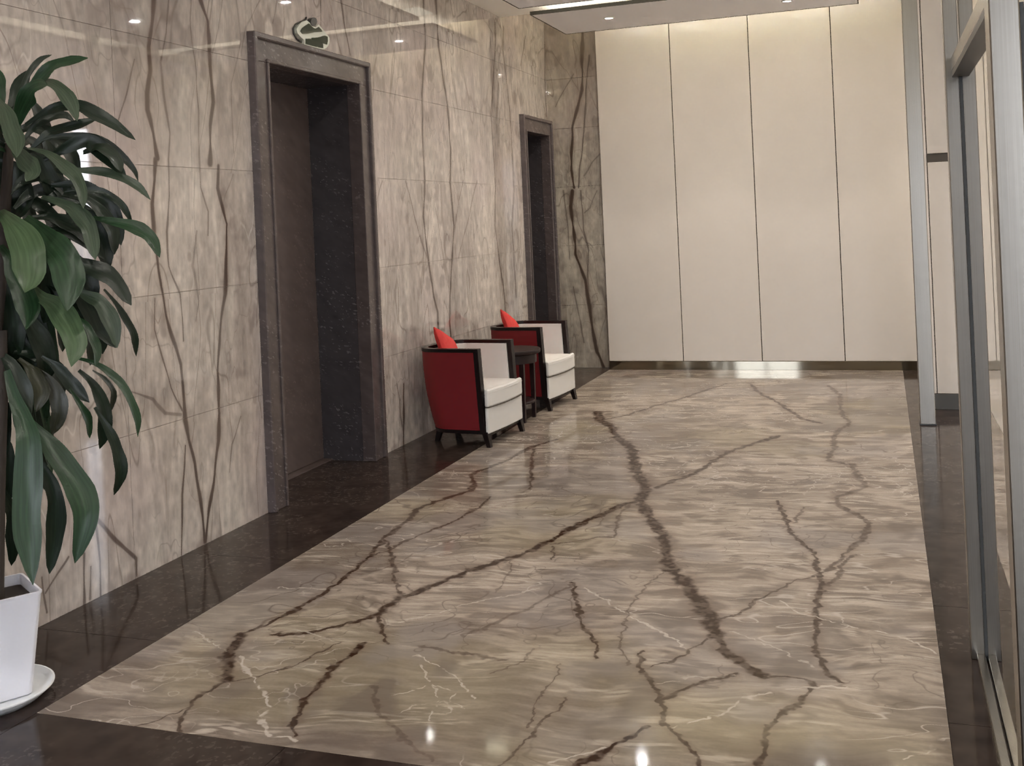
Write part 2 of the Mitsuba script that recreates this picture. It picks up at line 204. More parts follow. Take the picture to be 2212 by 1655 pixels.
 (0.036,0,[(-2.993,2.97,0.994),(-3.054,2.984,0.891),(-3.083,3.009,0.767),(-3.085,3.044,0.657)]),
 (0.026,1,[(-2.939,2.988,2.063),(-2.97,3.013,2.142),(-3.001,3.038,2.214),(-3.049,3.056,2.263)]),
 (0.03,0,[(-2.934,2.99,2.014),(-2.925,3.029,2.099),(-2.931,3.062,2.169),(-2.914,3.103,2.24)]),
 (0.033,0,[(-2.673,3.081,1.919),(-2.606,3.087,1.934),(-2.55,3.089,1.895),(-2.515,3.083,1.84)]),
 (0.036,0,[(-2.958,3.035,1.985),(-2.906,3.071,2.025),(-2.841,3.113,1.998),(-2.793,3.148,1.93),(-2.777,3.172,1.845)]),
 (0.04,0,[(-2.948,3.038,1.851),(-2.882,3.08,1.865),(-2.817,3.121,1.812),(-2.786,3.15,1.726),(-2.795,3.166,1.624)]),
 (0.043,0,[(-2.983,3.026,1.769),(-2.918,3.068,1.766),(-2.854,3.108,1.696),(-2.839,3.132,1.593),(-2.86,3.143,1.474)]),
 (0.043,0,[(-2.942,3.04,1.617),(-2.876,3.082,1.613),(-2.797,3.128,1.541),(-2.749,3.163,1.453),(-2.751,3.181,1.333)]),
 (0.043,0,[(-2.976,3.029,1.551),(-2.912,3.07,1.531),(-2.849,3.11,1.442),(-2.835,3.133,1.322),(-2.861,3.143,1.202)]),
 (0.04,0,[(-2.916,3.049,1.482),(-2.836,3.096,1.443),(-2.765,3.139,1.354),(-2.742,3.166,1.25),(-2.767,3.176,1.147)]),
 (0.043,0,[(-3.05,3.003,1.689),(-3.003,3.038,1.619),(-2.973,3.067,1.516),(-2.976,3.084,1.396),(-3.01,3.091,1.277)]),
 (0.043,0,[(-3.044,3.005,1.454),(-2.98,3.046,1.416),(-2.933,3.081,1.329),(-2.927,3.101,1.225),(-2.961,3.108,1.122)]),
 (0.04,0,[(-2.857,3.07,1.763),(-2.776,3.117,1.742),(-2.712,3.158,1.672),(-2.688,3.184,1.586),(-2.693,3.201,1.483)]),
 (0.036,0,[(-2.823,3.082,1.811),(-2.741,3.129,1.808),(-2.677,3.17,1.755),(-2.644,3.2,1.668),(-2.641,3.219,1.583)]),
 (0.04,0,[(-3.037,3.008,1.989),(-3.01,3.042,1.938),(-3.0,3.07,1.838),(-3.031,3.084,1.738)]),
 (0.033,0,[(-3.062,2.999,1.021),(-3.056,3.019,0.933),(-3.042,3.043,0.845),(-3.066,3.053,0.706),(-3.112,3.055,0.585)]),
 (0.036,0,[(-2.975,3.029,1.217),(-2.914,3.075,1.194),(-2.871,3.115,1.138),(-2.859,3.143,1.049)]),
 (0.033,0,[(-2.998,3.021,1.035),(-3.038,3.032,0.898),(-3.101,3.034,0.777),(-3.142,3.045,0.637)]),
]
SIGN = {'rim': [(5.857,2.895),(5.907,2.922),(5.947,2.935),(5.985,2.925),(6.018,2.909),(6.053,2.908),(6.095,2.934),(6.134,2.916),(6.184,2.893),(6.231,2.87),(6.225,2.835),(6.197,2.808),(6.148,2.785),(6.021,2.777),(5.904,2.773),(5.905,2.809),(5.861,2.823),(5.829,2.839),(5.817,2.861)],'top': [(5.863,2.856),(5.884,2.877),(5.924,2.898),(5.965,2.917),(5.993,2.906),(6.022,2.896),(6.052,2.897),(6.088,2.914),(6.113,2.905),(6.127,2.897),(6.03,2.879),(5.94,2.856),(5.882,2.846)],'bottom': [(5.996,2.831),(6.077,2.845),(6.156,2.869),(6.194,2.868),(6.197,2.847),(6.185,2.823),(6.076,2.826)],'lower': [(5.922,2.814),(5.971,2.821),(6.065,2.821),(6.13,2.814),(6.131,2.792),(6.002,2.788),(5.92,2.789)],'knob': [(6.066,2.948),(6.062,2.937),(6.053,2.927),(6.039,2.918),(6.023,2.914),(6.008,2.913),(5.996,2.917),(5.988,2.925),(5.986,2.935),(5.99,2.946),(5.999,2.957),(6.013,2.965),(6.028,2.97),(6.044,2.97),(6.056,2.966),(6.064,2.959)],'cable': [(5.969,2.962),(5.958,2.945),(5.834,2.896),(5.803,2.866),(5.805,2.835),(5.836,2.808),(5.859,2.802),(5.896,2.796)]}
# ------------------------------------------------------------------ materials
def rgb(*c):
    return {'type': 'rgb', 'value': list(map(float, c))}


def pr(color, rough=0.4, **k):
    b = {'type': 'principled', 'base_color': color if isinstance(color, dict) else rgb(*color), 'roughness': rough}
    b.update({a: (rgb(*v) if isinstance(v, tuple) else v) for a, v in k.items()})
    return {'type': 'twosided', 'b': b}


class Veins:
    """Distance to the nearest dark and the nearest white vein of a slab, from line segments kept per cell of a grid."""

    def __init__(self, lines, cell=0.25, reach=0.13):
        segs = []
        for hw, s, p in lines:
            for a, b in zip(p[:-1], p[1:]):
                segs.append((*a, *b, hw, s))
        segs = np.array(segs, float)
        lo = segs[:, :4].reshape(-1, 2).min(0) - 0.3
        hi = segs[:, :4].reshape(-1, 2).max(0) + 0.3
        self.n = np.maximum(np.ceil((hi - lo) / cell).astype(int), 1)
        cells = [[] for _ in range(self.n[0] * self.n[1])]
        for k, sgm in enumerate(segs):
            x0, x1 = sorted((sgm[0], sgm[2]))
            y0, y1 = sorted((sgm[1], sgm[3]))
            line = sg.LineString([(sgm[0], sgm[1]), (sgm[2], sgm[3])])
            for i in range(int((x0 - reach - lo[0]) / cell), int((x1 + reach - lo[0]) / cell) + 1):
                for j in range(int((y0 - reach - lo[1]) / cell), int((y1 + reach - lo[1]) / cell) + 1):
                    if 0 <= i < self.n[0] and 0 <= j < self.n[1]:
                        if line.distance(sg.box(lo[0] + i * cell, lo[1] + j * cell, lo[0] + (i + 1) * cell, lo[1] + (j + 1) * cell)) < reach:
                            cells[i * self.n[1] + j].append(k)
        self.k = max(map(len, cells))
        far = len(segs)
        segs = np.vstack([segs, [99, 99, 99.1, 99, 0.001, 0.0]])
        self.index = mi.UInt32(np.array([c + [far] * (self.k - len(c)) for c in cells], np.uint32).ravel())
        self.col = [mi.Float(segs[:, c].astype(np.float32)) for c in range(6)]
        dr.eval(self.index, *self.col)
        self.lo, self.cell = lo, cell

    def __call__(self, x, y, rag):
        """(dark core, dark halo, white core) from 0 to 1 at x, y; rag: a noise that frays the width."""
        i, j = dr.floor((x - self.lo[0]) / self.cell), dr.floor((y - self.lo[1]) / self.cell)
        ok = (i >= 0) & (j >= 0) & (i < int(self.n[0])) & (j < int(self.n[1]))
        c = mi.UInt32(dr.select(ok, i * int(self.n[1]) + j, 0)) * int(self.k)
        core, halo, white = mi.Float(0), mi.Float(0), mi.Float(0)
        for q in range(self.k):
            s = dr.gather(mi.UInt32, self.index, c + q, ok)
            ax, ay, bx_, by_, w, st = (dr.gather(mi.Float, a, s, ok) for a in self.col)
            dx, dy = bx_ - ax, by_ - ay
            t = dr.clip(((x - ax) * dx + (y - ay) * dy) / dr.maximum(dx * dx + dy * dy, 1e-9), 0, 1)
            d = dr.sqrt(dr.square(x - ax - t * dx) + dr.square(y - ay - t * dy))
            w = w * (0.5 + 1.3 * rag)
            m = (1 - smoothstep(0.4, 1.15, d / dr.maximum(w, 1e-4)))
            core = dr.maximum(core, dr.select(ok & (st > 0), m * st, 0))
            halo = dr.maximum(halo, dr.select(ok & (st > 0), dr.square(1 - dr.clip(d / (3.2 * w + 0.012), 0, 1)) * st, 0))
            white = dr.maximum(white, dr.select(ok & (st < 0), -m * st, 0))
        return core, halo, white


def ridge(v, width):
    """1 on the lines where a noise crosses its middle."""
    return 1 - smoothstep(0.0, width, dr.abs(v - 0.5))


floor_veins, wall_veins, end_veins = Veins(FLOOR_VEINS), Veins(WALL_VEINS), Veins(END_VEINS)


def floor_marble(p, n, uv):
    x, y = p.x, p.y
    wx, wy = fbm(x * 3.1, y * 3.1, 3.0, 2) - 0.5, fbm(x * 3.1, y * 3.1, 9.0, 2) - 0.5
    fx, fy = noise(x * 22, y * 22, 1.0) - 0.5, noise(x * 22, y * 22, 5.0) - 0.5
    u, v = x + 0.16 * wx, y + 0.13 * wy
    cloud = fbm(u * 1.1, v * 1.6, 2.0, 3)
    streak = fbm(u * 4.0 + 0.6 * v, v * 19.0 - 2.0 * u, 4.0, 3)
    fine = fbm(u * 13 + v * 2, v * 70 - 7 * u, 6.0, 2)
    mottle = fbm(x * 7 + 0.5 * wx, y * 11 + 2.0 * wy, 15.0, 3)
    c = mix((0.37, 0.305, 0.245), (0.235, 0.19, 0.15), smoothstep(0.32, 0.68, cloud))
    c = mix(c, (0.150, 0.112, 0.086), 0.62 * smoothstep(0.50, 0.72, streak))
    c = mix(c, (0.170, 0.130, 0.102), 0.70 * smoothstep(0.52, 0.70, mottle))
    c = mix(c, (0.49, 0.42, 0.345), 0.70 * smoothstep(0.54, 0.74, 1 - streak) * smoothstep(0.35, 0.6, fine))
    grit = fbm(x * 90, y * 150, 28.0, 3)
    c = c * (0.72 + 0.36 * fine + 0.22 * grit)
    c = mix(c, (0.31, 0.26, 0.15), 0.30 * smoothstep(0.62, 0.78, fbm(u * 0.9, v * 0.9, 31.0, 2)))
    c = mix(c, (0.27, 0.235, 0.215), 0.45 * smoothstep(0.5, 0.68, fbm(x * 2.3, y * 2.6, 41.0, 4)))
    c = mix(c, (0.14, 0.11, 0.09), 0.55 * smoothstep(0.60, 0.74, fbm(x * 3.7 + 0.6 * wx, y * 3.1, 43.0, 4)))
    hair = ridge(fbm(u * 2.6, v * 3.4, 12.0, 3), 0.014) * smoothstep(0.42, 0.65, noise(u * 2.0, v * 2.0, 13.0))
    c = mix(c, (0.10, 0.07, 0.055), 0.55 * hair)
    hair2 = ridge(fbm(x * 6 + wx, y * 8 + wy, 18.0, 3), 0.02) * smoothstep(0.5, 0.7, noise(u * 3.0, v * 3.0, 19.0))
    c = mix(c, (0.11, 0.08, 0.06), 0.45 * hair2)
    pale = ridge(fbm(u * 1.5 + 0.8 * v, v * 4.2 - u, 21.0, 4), 0.010) * smoothstep(0.42, 0.65, noise(u * 2.2, v * 2.2, 23.0))
    c = mix(c, (0.58, 0.51, 0.44), 0.6 * pale)
    pale2 = ridge(fbm(x * 8 + 2 * wx, y * 11 + wy, 26.0, 3), 0.022) * smoothstep(0.55, 0.75, noise(u * 1.4, v * 1.4, 27.0))
    c = mix(c, (0.56, 0.49, 0.42), 0.75 * pale2)
    jx, jy = fbm(x * 48, y * 48, 33.0, 2) - 0.5, fbm(x * 48, y * 48, 35.0, 2) - 0.5
    dark, halo, white = floor_veins(x + 0.024 * fx + 0.03 * wx + 0.020 * jx, y + 0.024 * fy + 0.03 * wy + 0.020 * jy, fbm(x * 14, y * 14, 8.0, 2))
    c = mix(c, (0.16, 0.105, 0.075), 0.6 * halo)
    c = mix(c, (0.034, 0.016, 0.009), dark * (0.62 + 0.38 * smoothstep(0.25, 0.6, fbm(x * 40, y * 40, 7.0, 2))))
    return mix(c, (0.60, 0.53, 0.45), 0.8 * white * smoothstep(0.25, 0.5, fbm(x * 30, y * 30, 37.0, 2))) * mi.Color3f(0.84, 0.85, 0.89)


def wall_marble_of(axis, veins, seed, tone):
    def fn(p, n, uv):
        u, z = (p.y if axis == 'y' else p.x), p.z
        row = dr.floor(z / 0.648)
        shift = 0.05 * (mikit.cell_rand(row, seed) - 0.5)
        # neighbouring slabs are cut in mirrored pairs
        half = dr.abs((u + 0.2 + shift) / 1.15 - 2 * dr.floor((u + 0.2 + shift) / 2.3) - 1) * 1.15
        wob = fbm(half * 1.3, z * 0.7, 2.0 + seed, 3) - 0.5
        a = half + 0.30 * wob
        cloud = fbm(a * 1.7, z * 0.8, 4.0 + seed, 3)
        grain = fbm(a * 15, z * 1.6, 6.0 + seed, 4)
        speck = fbm(u * 30 + 1.5 * wob, z * 17, 17.0 + seed, 4)
        cross = fbm((half + 0.5 * z) * 5, (z - 0.8 * half) * 1.6, 19.0 + seed, 3)
        c = mix((0.42, 0.355, 0.295), (0.30, 0.248, 0.208), smoothstep(0.3, 0.72, cloud))
        c = mix(c, (0.20, 0.158, 0.128), 0.32 * smoothstep(0.52, 0.74, grain))
        c = mix(c, (0.21, 0.168, 0.140), 0.32 * smoothstep(0.54, 0.72, cross))
        c = mix(c, (0.48, 0.42, 0.345), 0.40 * smoothstep(0.56, 0.80, 1 - grain))
        hairs = fbm(a * 75, z * 2.2, 27.0 + seed, 3)
        c = c * (0.60 + 0.62 * speck + 0.20 * hairs)
        thread = ridge(fbm(a * 4.4, z * 0.9, 8.0 + seed, 3), 0.014) * smoothstep(0.35, 0.6, noise(half * 2, z * 0.8, 10.0))
        slant = ridge(fbm((half + 0.30 * z) * 3.3, (z - 0.6 * half) * 0.8, 12.0 + seed, 3), 0.012) * smoothstep(0.45, 0.65, noise(half * 2.2, z * 1.2, 14.0))
        blot = smoothstep(0.66, 0.80, fbm(half * 9, z * 6, 16.0, 3))
        wisp = ridge(fbm(u * 7 + 2 * wob, z * 3.2, 21.0 + seed, 3), 0.016) * smoothstep(0.5, 0.68, noise(u * 2.6, z * 2.0, 22.0))
        c = mix(c, (0.12, 0.09, 0.07), 0.35 * wisp)
        pale = ridge(fbm(a * 9, z * 1.6, 23.0 + seed, 3), 0.02) * smoothstep(0.5, 0.7, noise(u * 3, z * 1.5, 24.0))
        c = mix(c, (0.52, 0.46, 0.39), 0.5 * pale)
        c = mix(c, (0.36, 0.27, 0.25), 0.35 * smoothstep(0.5, 0.75, fbm(u * 1.3, z * 1.0, 25.0 + seed, 2)))
        c = mix(c, (0.11, 0.08, 0.062), 0.5 * thread)
        c = mix(c, (0.15, 0.11, 0.085), 0.65 * slant)
        c = mix(c, (0.16, 0.12, 0.10), 0.5 * blot)
        w = noise(u * 14, z * 6, 1.0) - 0.5
        dark, halo, white = veins(u + 0.018 * w, z, noise(u * 6, z * 9, 3.0))
        c = mix(c, (0.16, 0.115, 0.09), 0.6 * halo)
        c = mix(c, (0.052, 0.031, 0.023), dark * 0.95)
        return c * mi.Color3f(tone)
    return fn


def granite(dark, light, fleck, amount):
    def fn(p, n, uv):
        q = p.x + p.z * 0.7
        r = p.y + p.z * 0.9
        c = mix(dark, light, fbm(q * 14, r * 14, p.z * 9, 4))
        a = smoothstep(0.63, 0.72, fbm(q * 60, r * 60, p.z * 45, 3)) * smoothstep(0.3, 0.7, noise(q * 5, r * 5, p.z * 4))
        return mix(c, fleck, amount * a)
    return fn


def brushed(a, b):
    def fn(p, n, uv):
        return mix(a, b, noise(p.x * 700 + p.y * 430, 0.0, p.z * 3))
    return fn


M = scene
M['mat_floor'] = pr(proc(floor_marble), 0.07, specular=0.09)
M['mat_wall'] = pr(proc(wall_marble_of('y', wall_veins, 0.0, (1.12, 1.18, 1.29))), 0.03, specular=1.0)
M['mat_end'] = pr(proc(wall_marble_of('x', end_veins, 5.0, (0.98, 1.02, 1.0))), 0.07, specular=0.55)
M['mat_border'] = pr(proc(granite((0.013, 0.008, 0.007), (0.040, 0.028, 0.023), (0.15, 0.125, 0.11), 0.25)), 0.08, specular=0.15)
M['mat_frame'] = pr(proc(granite((0.046, 0.036, 0.036), (0.100, 0.080, 0.078), (0.20, 0.18, 0.18), 0.45)), 0.22, specular=0.5)
M['mat_reveal'] = pr(proc(granite((0.028, 0.025, 0.028), (0.055, 0.050, 0.054), (0.17, 0.16, 0.165), 0.5)), 0.25, specular=0.5)
M['mat_lift'] = pr(proc(granite((0.060, 0.044, 0.040), (0.098, 0.074, 0.068), (0.16, 0.12, 0.11), 0.3)), 0.3, specular=0.5)
M['mat_joint'] = pr((0.10, 0.085, 0.07), 0.8)
M['mat_grout'] = pr((0.46, 0.41, 0.36), 0.8)
M['mat_cream'] = pr((0.585, 0.53, 0.475), 0.42, specular=0.35)
M['mat_seam'] = pr((0.06, 0.05, 0.04), 0.7)
M['mat_ceiling'] = pr((0.80, 0.77, 0.70), 0.8)
M['mat_panel'] = pr((0.78, 0.765, 0.76), 0.6)
M['mat_edge'] = pr((0.045, 0.040, 0.030), 0.4)
M['mat_steel'] = pr(proc(brushed((0.28, 0.262, 0.232), (0.325, 0.305, 0.27))), 0.26, metallic=1.0)
M['mat_skirting'] = pr((0.27, 0.25, 0.20), 0.05, metallic=1.0)
M['mat_gasket'] = pr((0.02, 0.022, 0.022), 0.5)
M['mat_paint'] = pr((0.66, 0.63, 0.57), 0.7)
M['mat_red'] = pr((0.135, 0.006, 0.008), 0.45, specular=0.4)
M['mat_pillow'] = pr((0.46, 0.022, 0.018), 0.75, sheen=0.4)
M['mat_ivory'] = pr((0.62, 0.60, 0.575), 0.6, specular=0.3)
M['mat_wood'] = pr((0.007, 0.004, 0.004), 0.3, specular=0.3)
M['mat_table'] = pr((0.014, 0.006, 0.006), 0.45, specular=0.3)
M['mat_pot'] = pr((0.67, 0.67, 0.72), 0.35)
M['mat_saucer'] = pr((0.62, 0.64, 0.66), 0.2)
M['mat_soil'] = pr((0.02, 0.015, 0.012), 0.9)
M['mat_cane'] = pr((0.030, 0.022, 0.016), 0.8)
M['mat_glass'] = {'type': 'thindielectric', 'int_ior': 1.5}
M['mat_hallfloor'] = pr((0.60, 0.58, 0.57), 0.15, specular=0.3)
M['mat_backwall'] = pr((0.27, 0.235, 0.205), 0.6)
M['mat_pave'] = pr((0.30, 0.30, 0.31), 0.8)
M['mat_white'] = pr((0.62, 0.64, 0.56), 0.3)
M['mat_signgreen'] = pr((0.018, 0.030, 0.014), 0.08, specular=0.6)
M['mat_signpale'] = pr((0.42, 0.48, 0.30), 0.25)
M['mat_signgrey'] = pr((0.035, 0.036, 0.032), 0.3)


def leaf_tone(a, b):
    def fn(p, n, uv):
        s = noise(uv.x * 26, uv.y * 1.2, 0.0)
        return mix(a, b, 0.7 * s + 0.3 * smoothstep(0.42, 0.5, uv.x) * (1 - smoothstep(0.5, 0.58, uv.x)))
    return fn


for k, (a, b) in enumerate([((0.005, 0.011, 0.006), (0.011, 0.024, 0.011)), ((0.008, 0.025, 0.010), (0.018, 0.052, 0.019)), ((0.026, 0.042, 0.025), (0.048, 0.070, 0.042)),
                            ((0.038, 0.066, 0.031), (0.066, 0.106, 0.052)), ((0.014, 0.016, 0.007), (0.028, 0.029, 0.012))]):
    M[f'mat_leaf_{k}'] = pr(proc(leaf_tone(a, b)), 0.36, specular=0.4)


# ------------------------------------------------------------------ helpers
def add(key, mesh, mat, smooth=False, label=None, cat=None, group=None, kind=None, uv=None, **more):
    while key in scene:
        stem, _, num = key.rpartition('_')
        key = f'{stem}_{int(num) + 1:03d}' if len(num) == 3 and num.isdigit() else key + '_001'
    scene[key] = ply(mesh, mat, smooth=smooth, uv=uv, **more)
    tag(key, label, cat, group, kind)
    return key


def tag(key, label=None, cat=None, group=None, kind=None):
    d = {a: b for a, b in (('label', label), ('category', cat), ('group', group), ('kind', kind)) if b}
    if d:
        labels[key] = d


def bx(x0, x1, y0, y1, z0, z1, c=0.0):
    """A box, its edges chamfered by c."""
    if c <= 0:
        m = trimesh.creation.box((x1 - x0, y1 - y0, z1 - z0))
        m.apply_translation(((x0 + x1) / 2, (y0 + y1) / 2, (z0 + z1) / 2))
        return m
    pts = []
    for sx in (0, 1):
        for sy in (0, 1):
            for sz in (0, 1):
                p = np.array([(x0, x1)[sx], (y0, y1)[sy], (z0, z1)[sz]])
                inn = np.array([c if not sx else -c, c if not sy else -c, c if not sz else -c])
                for k in range(3):
                    d = inn.copy()
                    d[k] = 0
                    pts.append(p + d)
    return hull(pts)


def hull(pts):
    return trimesh.Trimesh(np.asarray(pts, float)).convex_hull if False else trimesh.convex.convex_hull(np.asarray(pts, float))


def cat(*m):
    return trimesh.util.concatenate(list(m))


def extr(poly, h):
    if not isinstance(poly, (sg.Polygon, sg.MultiPolygon)):
        poly = sg.Polygon(poly)
    return cat(*[trimesh.creation.extrude_polygon(g, h, engine='earcut') for g in getattr(poly, 'geoms', [poly])])


def extr_on_x(poly, x0, x1):
    """Polygon in (y, z) extruded from x0 to x1."""
    m = extr(poly, x1 - x0)
    m.apply_transform(np.array([[0, 0, 1, x0], [1, 0, 0, 0], [0, 1, 0, 0], [0, 0, 0, 1.0]]))
    return m


def tube(path, radii, n=10):
    path = np.asarray(path, float)
    radii = np.broadcast_to(radii, len(path))
    t = np.gradient(path, axis=0)
    t /= np.linalg.norm(t, axis=1, keepdims=True)
    a = np.cross(t, [0.3, 0.9, 0.2])
    a /= np.linalg.norm(a, axis=1, keepdims=True)
    b = np.cross(t, a)
    ang = np.arange(n) * 2 * np.pi / n
    v = (path[:, None] + radii[:, None, None] * (np.cos(ang)[None, :, None] * a[:, None] + np.sin(ang)[None, :, None] * b[:, None])).reshape(-1, 3)
    f = []
    for i in range(len(path) - 1):
        for j in range(n):
            p, q = i * n + j, i * n + (j + 1) % n
            f += [[p, q, q + n], [p, q + n, p + n]]
    v = np.vstack([v, path[:1], path[-1:]])
    for j in range(n):
        f += [[len(v) - 2, (j + 1) % n, j], [len(v) - 1, (len(path) - 1) * n + j, (len(path) - 1) * n + (j + 1) % n]]
    return trimesh.Trimesh(v, f, process=False)


def lathe(profile, n=48):
    return trimesh.creation.revolve(np.array(profile, float), sections=n)


# ------------------------------------------------------------------ the shell
WX, BY, CZ, PZ = -3.40, 11.0, 3.59, 3.47          # left wall, far wall, ceiling, underside of the ceiling panels
Y0, X1 = -2.6, 3.2                                # wall behind the camera, right-hand wall
FX0, FX1, FY0 = -2.80, 0.125, 2.88                # the pale marble field
D1 = (5.29, 6.76, 2.77)
D2 = (10.14, 11.12, 2.69)

add('floor', bx(WX - 0.5, X1 + 0.2, Y0 - 0.2, 11.3, -0.12, -0.02), 'mat_joint', kind='structure')
add('floor__marble_field', bx(FX0, FX1, FY0, BY, -0.02, 0.0), 'mat_floor', label='pale brown marble field with thick dark branching veins')
g = 0.0012
ys = np.arange(Y0, 11.2, 1.02)
ys = np.append(ys[ys < 10.9], 11.14)
for a, b in zip(ys[:-1], ys[1:]):                  # dark granite band along the left wall
    add('floor__border_slab', bx(WX - 0.42, FX0 - g, a + g, b - g, -0.02, 0.0), 'mat_border')
for a, b in zip(ys[:-1], ys[1:]):                  # and on the right, out to the side hall
    for xa, xb in ((FX1, 0.72), (0.72, 1.95), (1.95, X1)):
        add('floor__border_slab', bx(xa + g, xb - g, a + g, min(b, BY) - g, -0.02, 0.0), 'mat_border' if xa < 0.7 else 'mat_hallfloor')
xs = np.linspace(FX0, FX1, 4)
for a, b in zip(xs[:-1], xs[1:]):
    for ya, yb in ((Y0, -0.8), (-0.8, 1.04), (1.04, FY0)):
        add('floor__border_slab', bx(a + g, b - g, ya + g, yb - g, -0.02, 0.0), 'mat_border')

# left wall: backing with the two lift recesses, marble slabs in front
back = sg.box(Y0, 0, 11.3, 4.1)
holes = [sg.box(D1[0] + 0.03, 0, D1[1] - 0.03, D1[2] - 0.03), sg.box(D2[0] + 0.03, 0, D2[1] - 0.03, D2[2] - 0.03)]
solid = back
for hl in holes:
    solid = solid.difference(hl)
add('wall_left', cat(extr_on_x(solid, WX - 0.40, WX - 0.006), bx(WX - 0.5, WX - 0.40, Y0, 11.3, 0, 4.1)), 'mat_grout', kind='structure')
rows = [(0.0, 0.68), (0.68, 1.325), (1.325, 1.965), (1.965, 2.60), (2.60, 3.14), (3.14, CZ)]
cols = [Y0, -0.46, 0.69, 1.84, 2.99, 4.14, 5.29, 6.76, 8.23, 9.70, 10.14, 11.13]
cover = [sg.box(D1[0] + 0.05, -1, D1[1] - 0.05, D1[2] - 0.05), sg.box(D2[0] + 0.04, -1, D2[1] - 0.04, D2[2] - 0.04)]
for ri, (za, zb) in enumerate(rows):
    for ya, yb in zip(cols[:-1], cols[1:]):
        if ri == len(rows) - 1 and ya >= 9.69:
            zb = 4.05
        s = sg.box(ya + g, za + g, yb - g, zb - g)
        for cv in cover:
            s = s.difference(cv)
        if s.area > 0.01:
            add('wall_left__marble_slab', extr_on_x(s, WX - 0.006, WX), 'mat_wall')


def lift_door(name, ya, yb, zt, jw, hh, label):
    """Dark granite surround, recess and two-leaf lift door."""
    tag(name, label, None, None, 'structure')
    x = WX
    for s, (a, b) in enumerate(((ya, ya + jw), (yb - jw, yb))):
        o = (a, a + 0.035) if s == 0 else (b - 0.035, b)
        i = (b - 0.022, b) if s == 0 else (a, a + 0.022)
        add(name + '__jamb', cat(bx(x - 0.02, x + 0.030, a, b, 0, zt - hh, 0.003), bx(x - 0.02, x + 0.052, *o, 0, zt, 0.006)), 'mat_frame')
        add(name + '__inner_bead', bx(x - 0.06, x + 0.042, *i, 0, zt - hh, 0.004), 'mat_frame')
    add(name + '__header', cat(bx(x - 0.02, x + 0.030, ya, yb, zt - hh, zt, 0.003), bx(x - 0.02, x + 0.052, ya, yb, zt - 0.035, zt, 0.006)), 'mat_frame')
    add(name + '__inner_bead', bx(x - 0.06, x + 0.042, ya + jw - 0.022, yb - jw + 0.022, zt - hh - 0.001, zt - hh + 0.021, 0.004), 'mat_frame')
    a, b, zz, d = ya + jw - 0.004, yb - jw + 0.004, zt - hh, x - 0.37
    add(name + '__reveal', bx(d, x - 0.01, a - 0.03, a, 0, zz + 0.02), 'mat_reveal')
    add(name + '__reveal', bx(d, x - 0.01, b, b + 0.03, 0, zz + 0.02), 'mat_reveal', label='dark flecked granite reveal on the far side')
    add(name + '__reveal', bx(d, x - 0.01, a - 0.03, b + 0.03, zz, zz + 0.03), 'mat_reveal')
    m = (a + b) / 2
    add(name + '__door_leaf', bx(d - 0.028, d, a, m - 0.002, 0.012, zz, 0.002), 'mat_lift', label='brown lift door leaf')
    add(name + '__door_leaf', bx(d - 0.028, d, m + 0.002, b, 0.012, zz, 0.002), 'mat_lift')
    add(name + '__sill', bx(d - 0.01, x - 0.30, a, b, 0.0, 0.010, 0.002), 'mat_lift')


lift_door('door_1', *D1, 0.165, 0.165, 'lift doorway with wide dark granite surround, nearer the plant')
lift_door('door_2', *D2, 0.115, 0.165, 'narrow dark granite doorway behind the far armchair')

# far wall: marble return, cream panels, steel skirting
add('wall_back', cat(bx(WX - 0.5, -2.803, 11.15, 11.3, 0, 4.1), bx(-2.803, 0.75, 11.02, 11.3, 0, 4.1)), 'mat_seam', kind='structure')
for za, zb in rows[:-1] + [(3.14, 4.05)]:
    add('wall_back__marble_slab', bx(WX, -2.806, 11.13, 11.15, za + g, zb - g), 'mat_end')
px_ = [-2.80, -2.011, -1.209, -0.407, 0.30]
for k, (a, b) in enumerate(zip(px_[:-1], px_[1:])):
    add('wall_back__cream_panel', bx(a + (0.004 if k else 0.0), b - 0.004, BY, 11.03 if k else 11.16, 0.09, 4.05, 0.002), 'mat_cream')
add('baseboard_back', bx(-2.80, 0.30, BY - 0.008, BY + 0.03, 0.0, 0.088, 0.0015), 'mat_skirting', kind='structure', label='low polished steel skirting under the cream panels')

# ceiling: cream slab, dropped grey panels with lit gaps, open cove at the far wall
add('ceiling', cat(bx(WX - 0.5, X1 + 0.3, Y0 - 0.2, 9.70, CZ, CZ + 0.08), bx(WX - 0.5, X1 + 0.3, 9.62, 9.70, CZ, 4.1), bx(WX - 0.5, X1 + 0.3, 9.62, 11.3, 4.05, 4.15)), 'mat_ceiling', kind='structure')
ROWS = [(9.16, 10.30), (6.20, 8.835), (3.24, 5.87), (0.28, 2.91), (-2.45, -0.05)]
COLS = [(-2.925, -0.122), (0.21, 3.0)]
for ya, yb in ROWS:
    for xa, xb in COLS:
        add('ceiling__panel', bx(xa + 0.004, xb - 0.004, ya + 0.004, yb - 0.004, PZ, PZ + 0.028), 'mat_panel')
        ring = sg.box(xa, ya, xb, yb).difference(sg.box(xa + 0.012, ya + 0.012, xb - 0.012, yb - 0.012))
        m = extr(ring, 0.032)
        m.apply_translation((0, 0, PZ - 0.002))
        add('ceiling__panel_edge', m, 'mat_edge')


def lamp(key, mesh, color, power, **k):
    return add(key, mesh, None, emitter={'type': 'area', 'radiance': rgb(*(power * np.array(color)))}, **k)


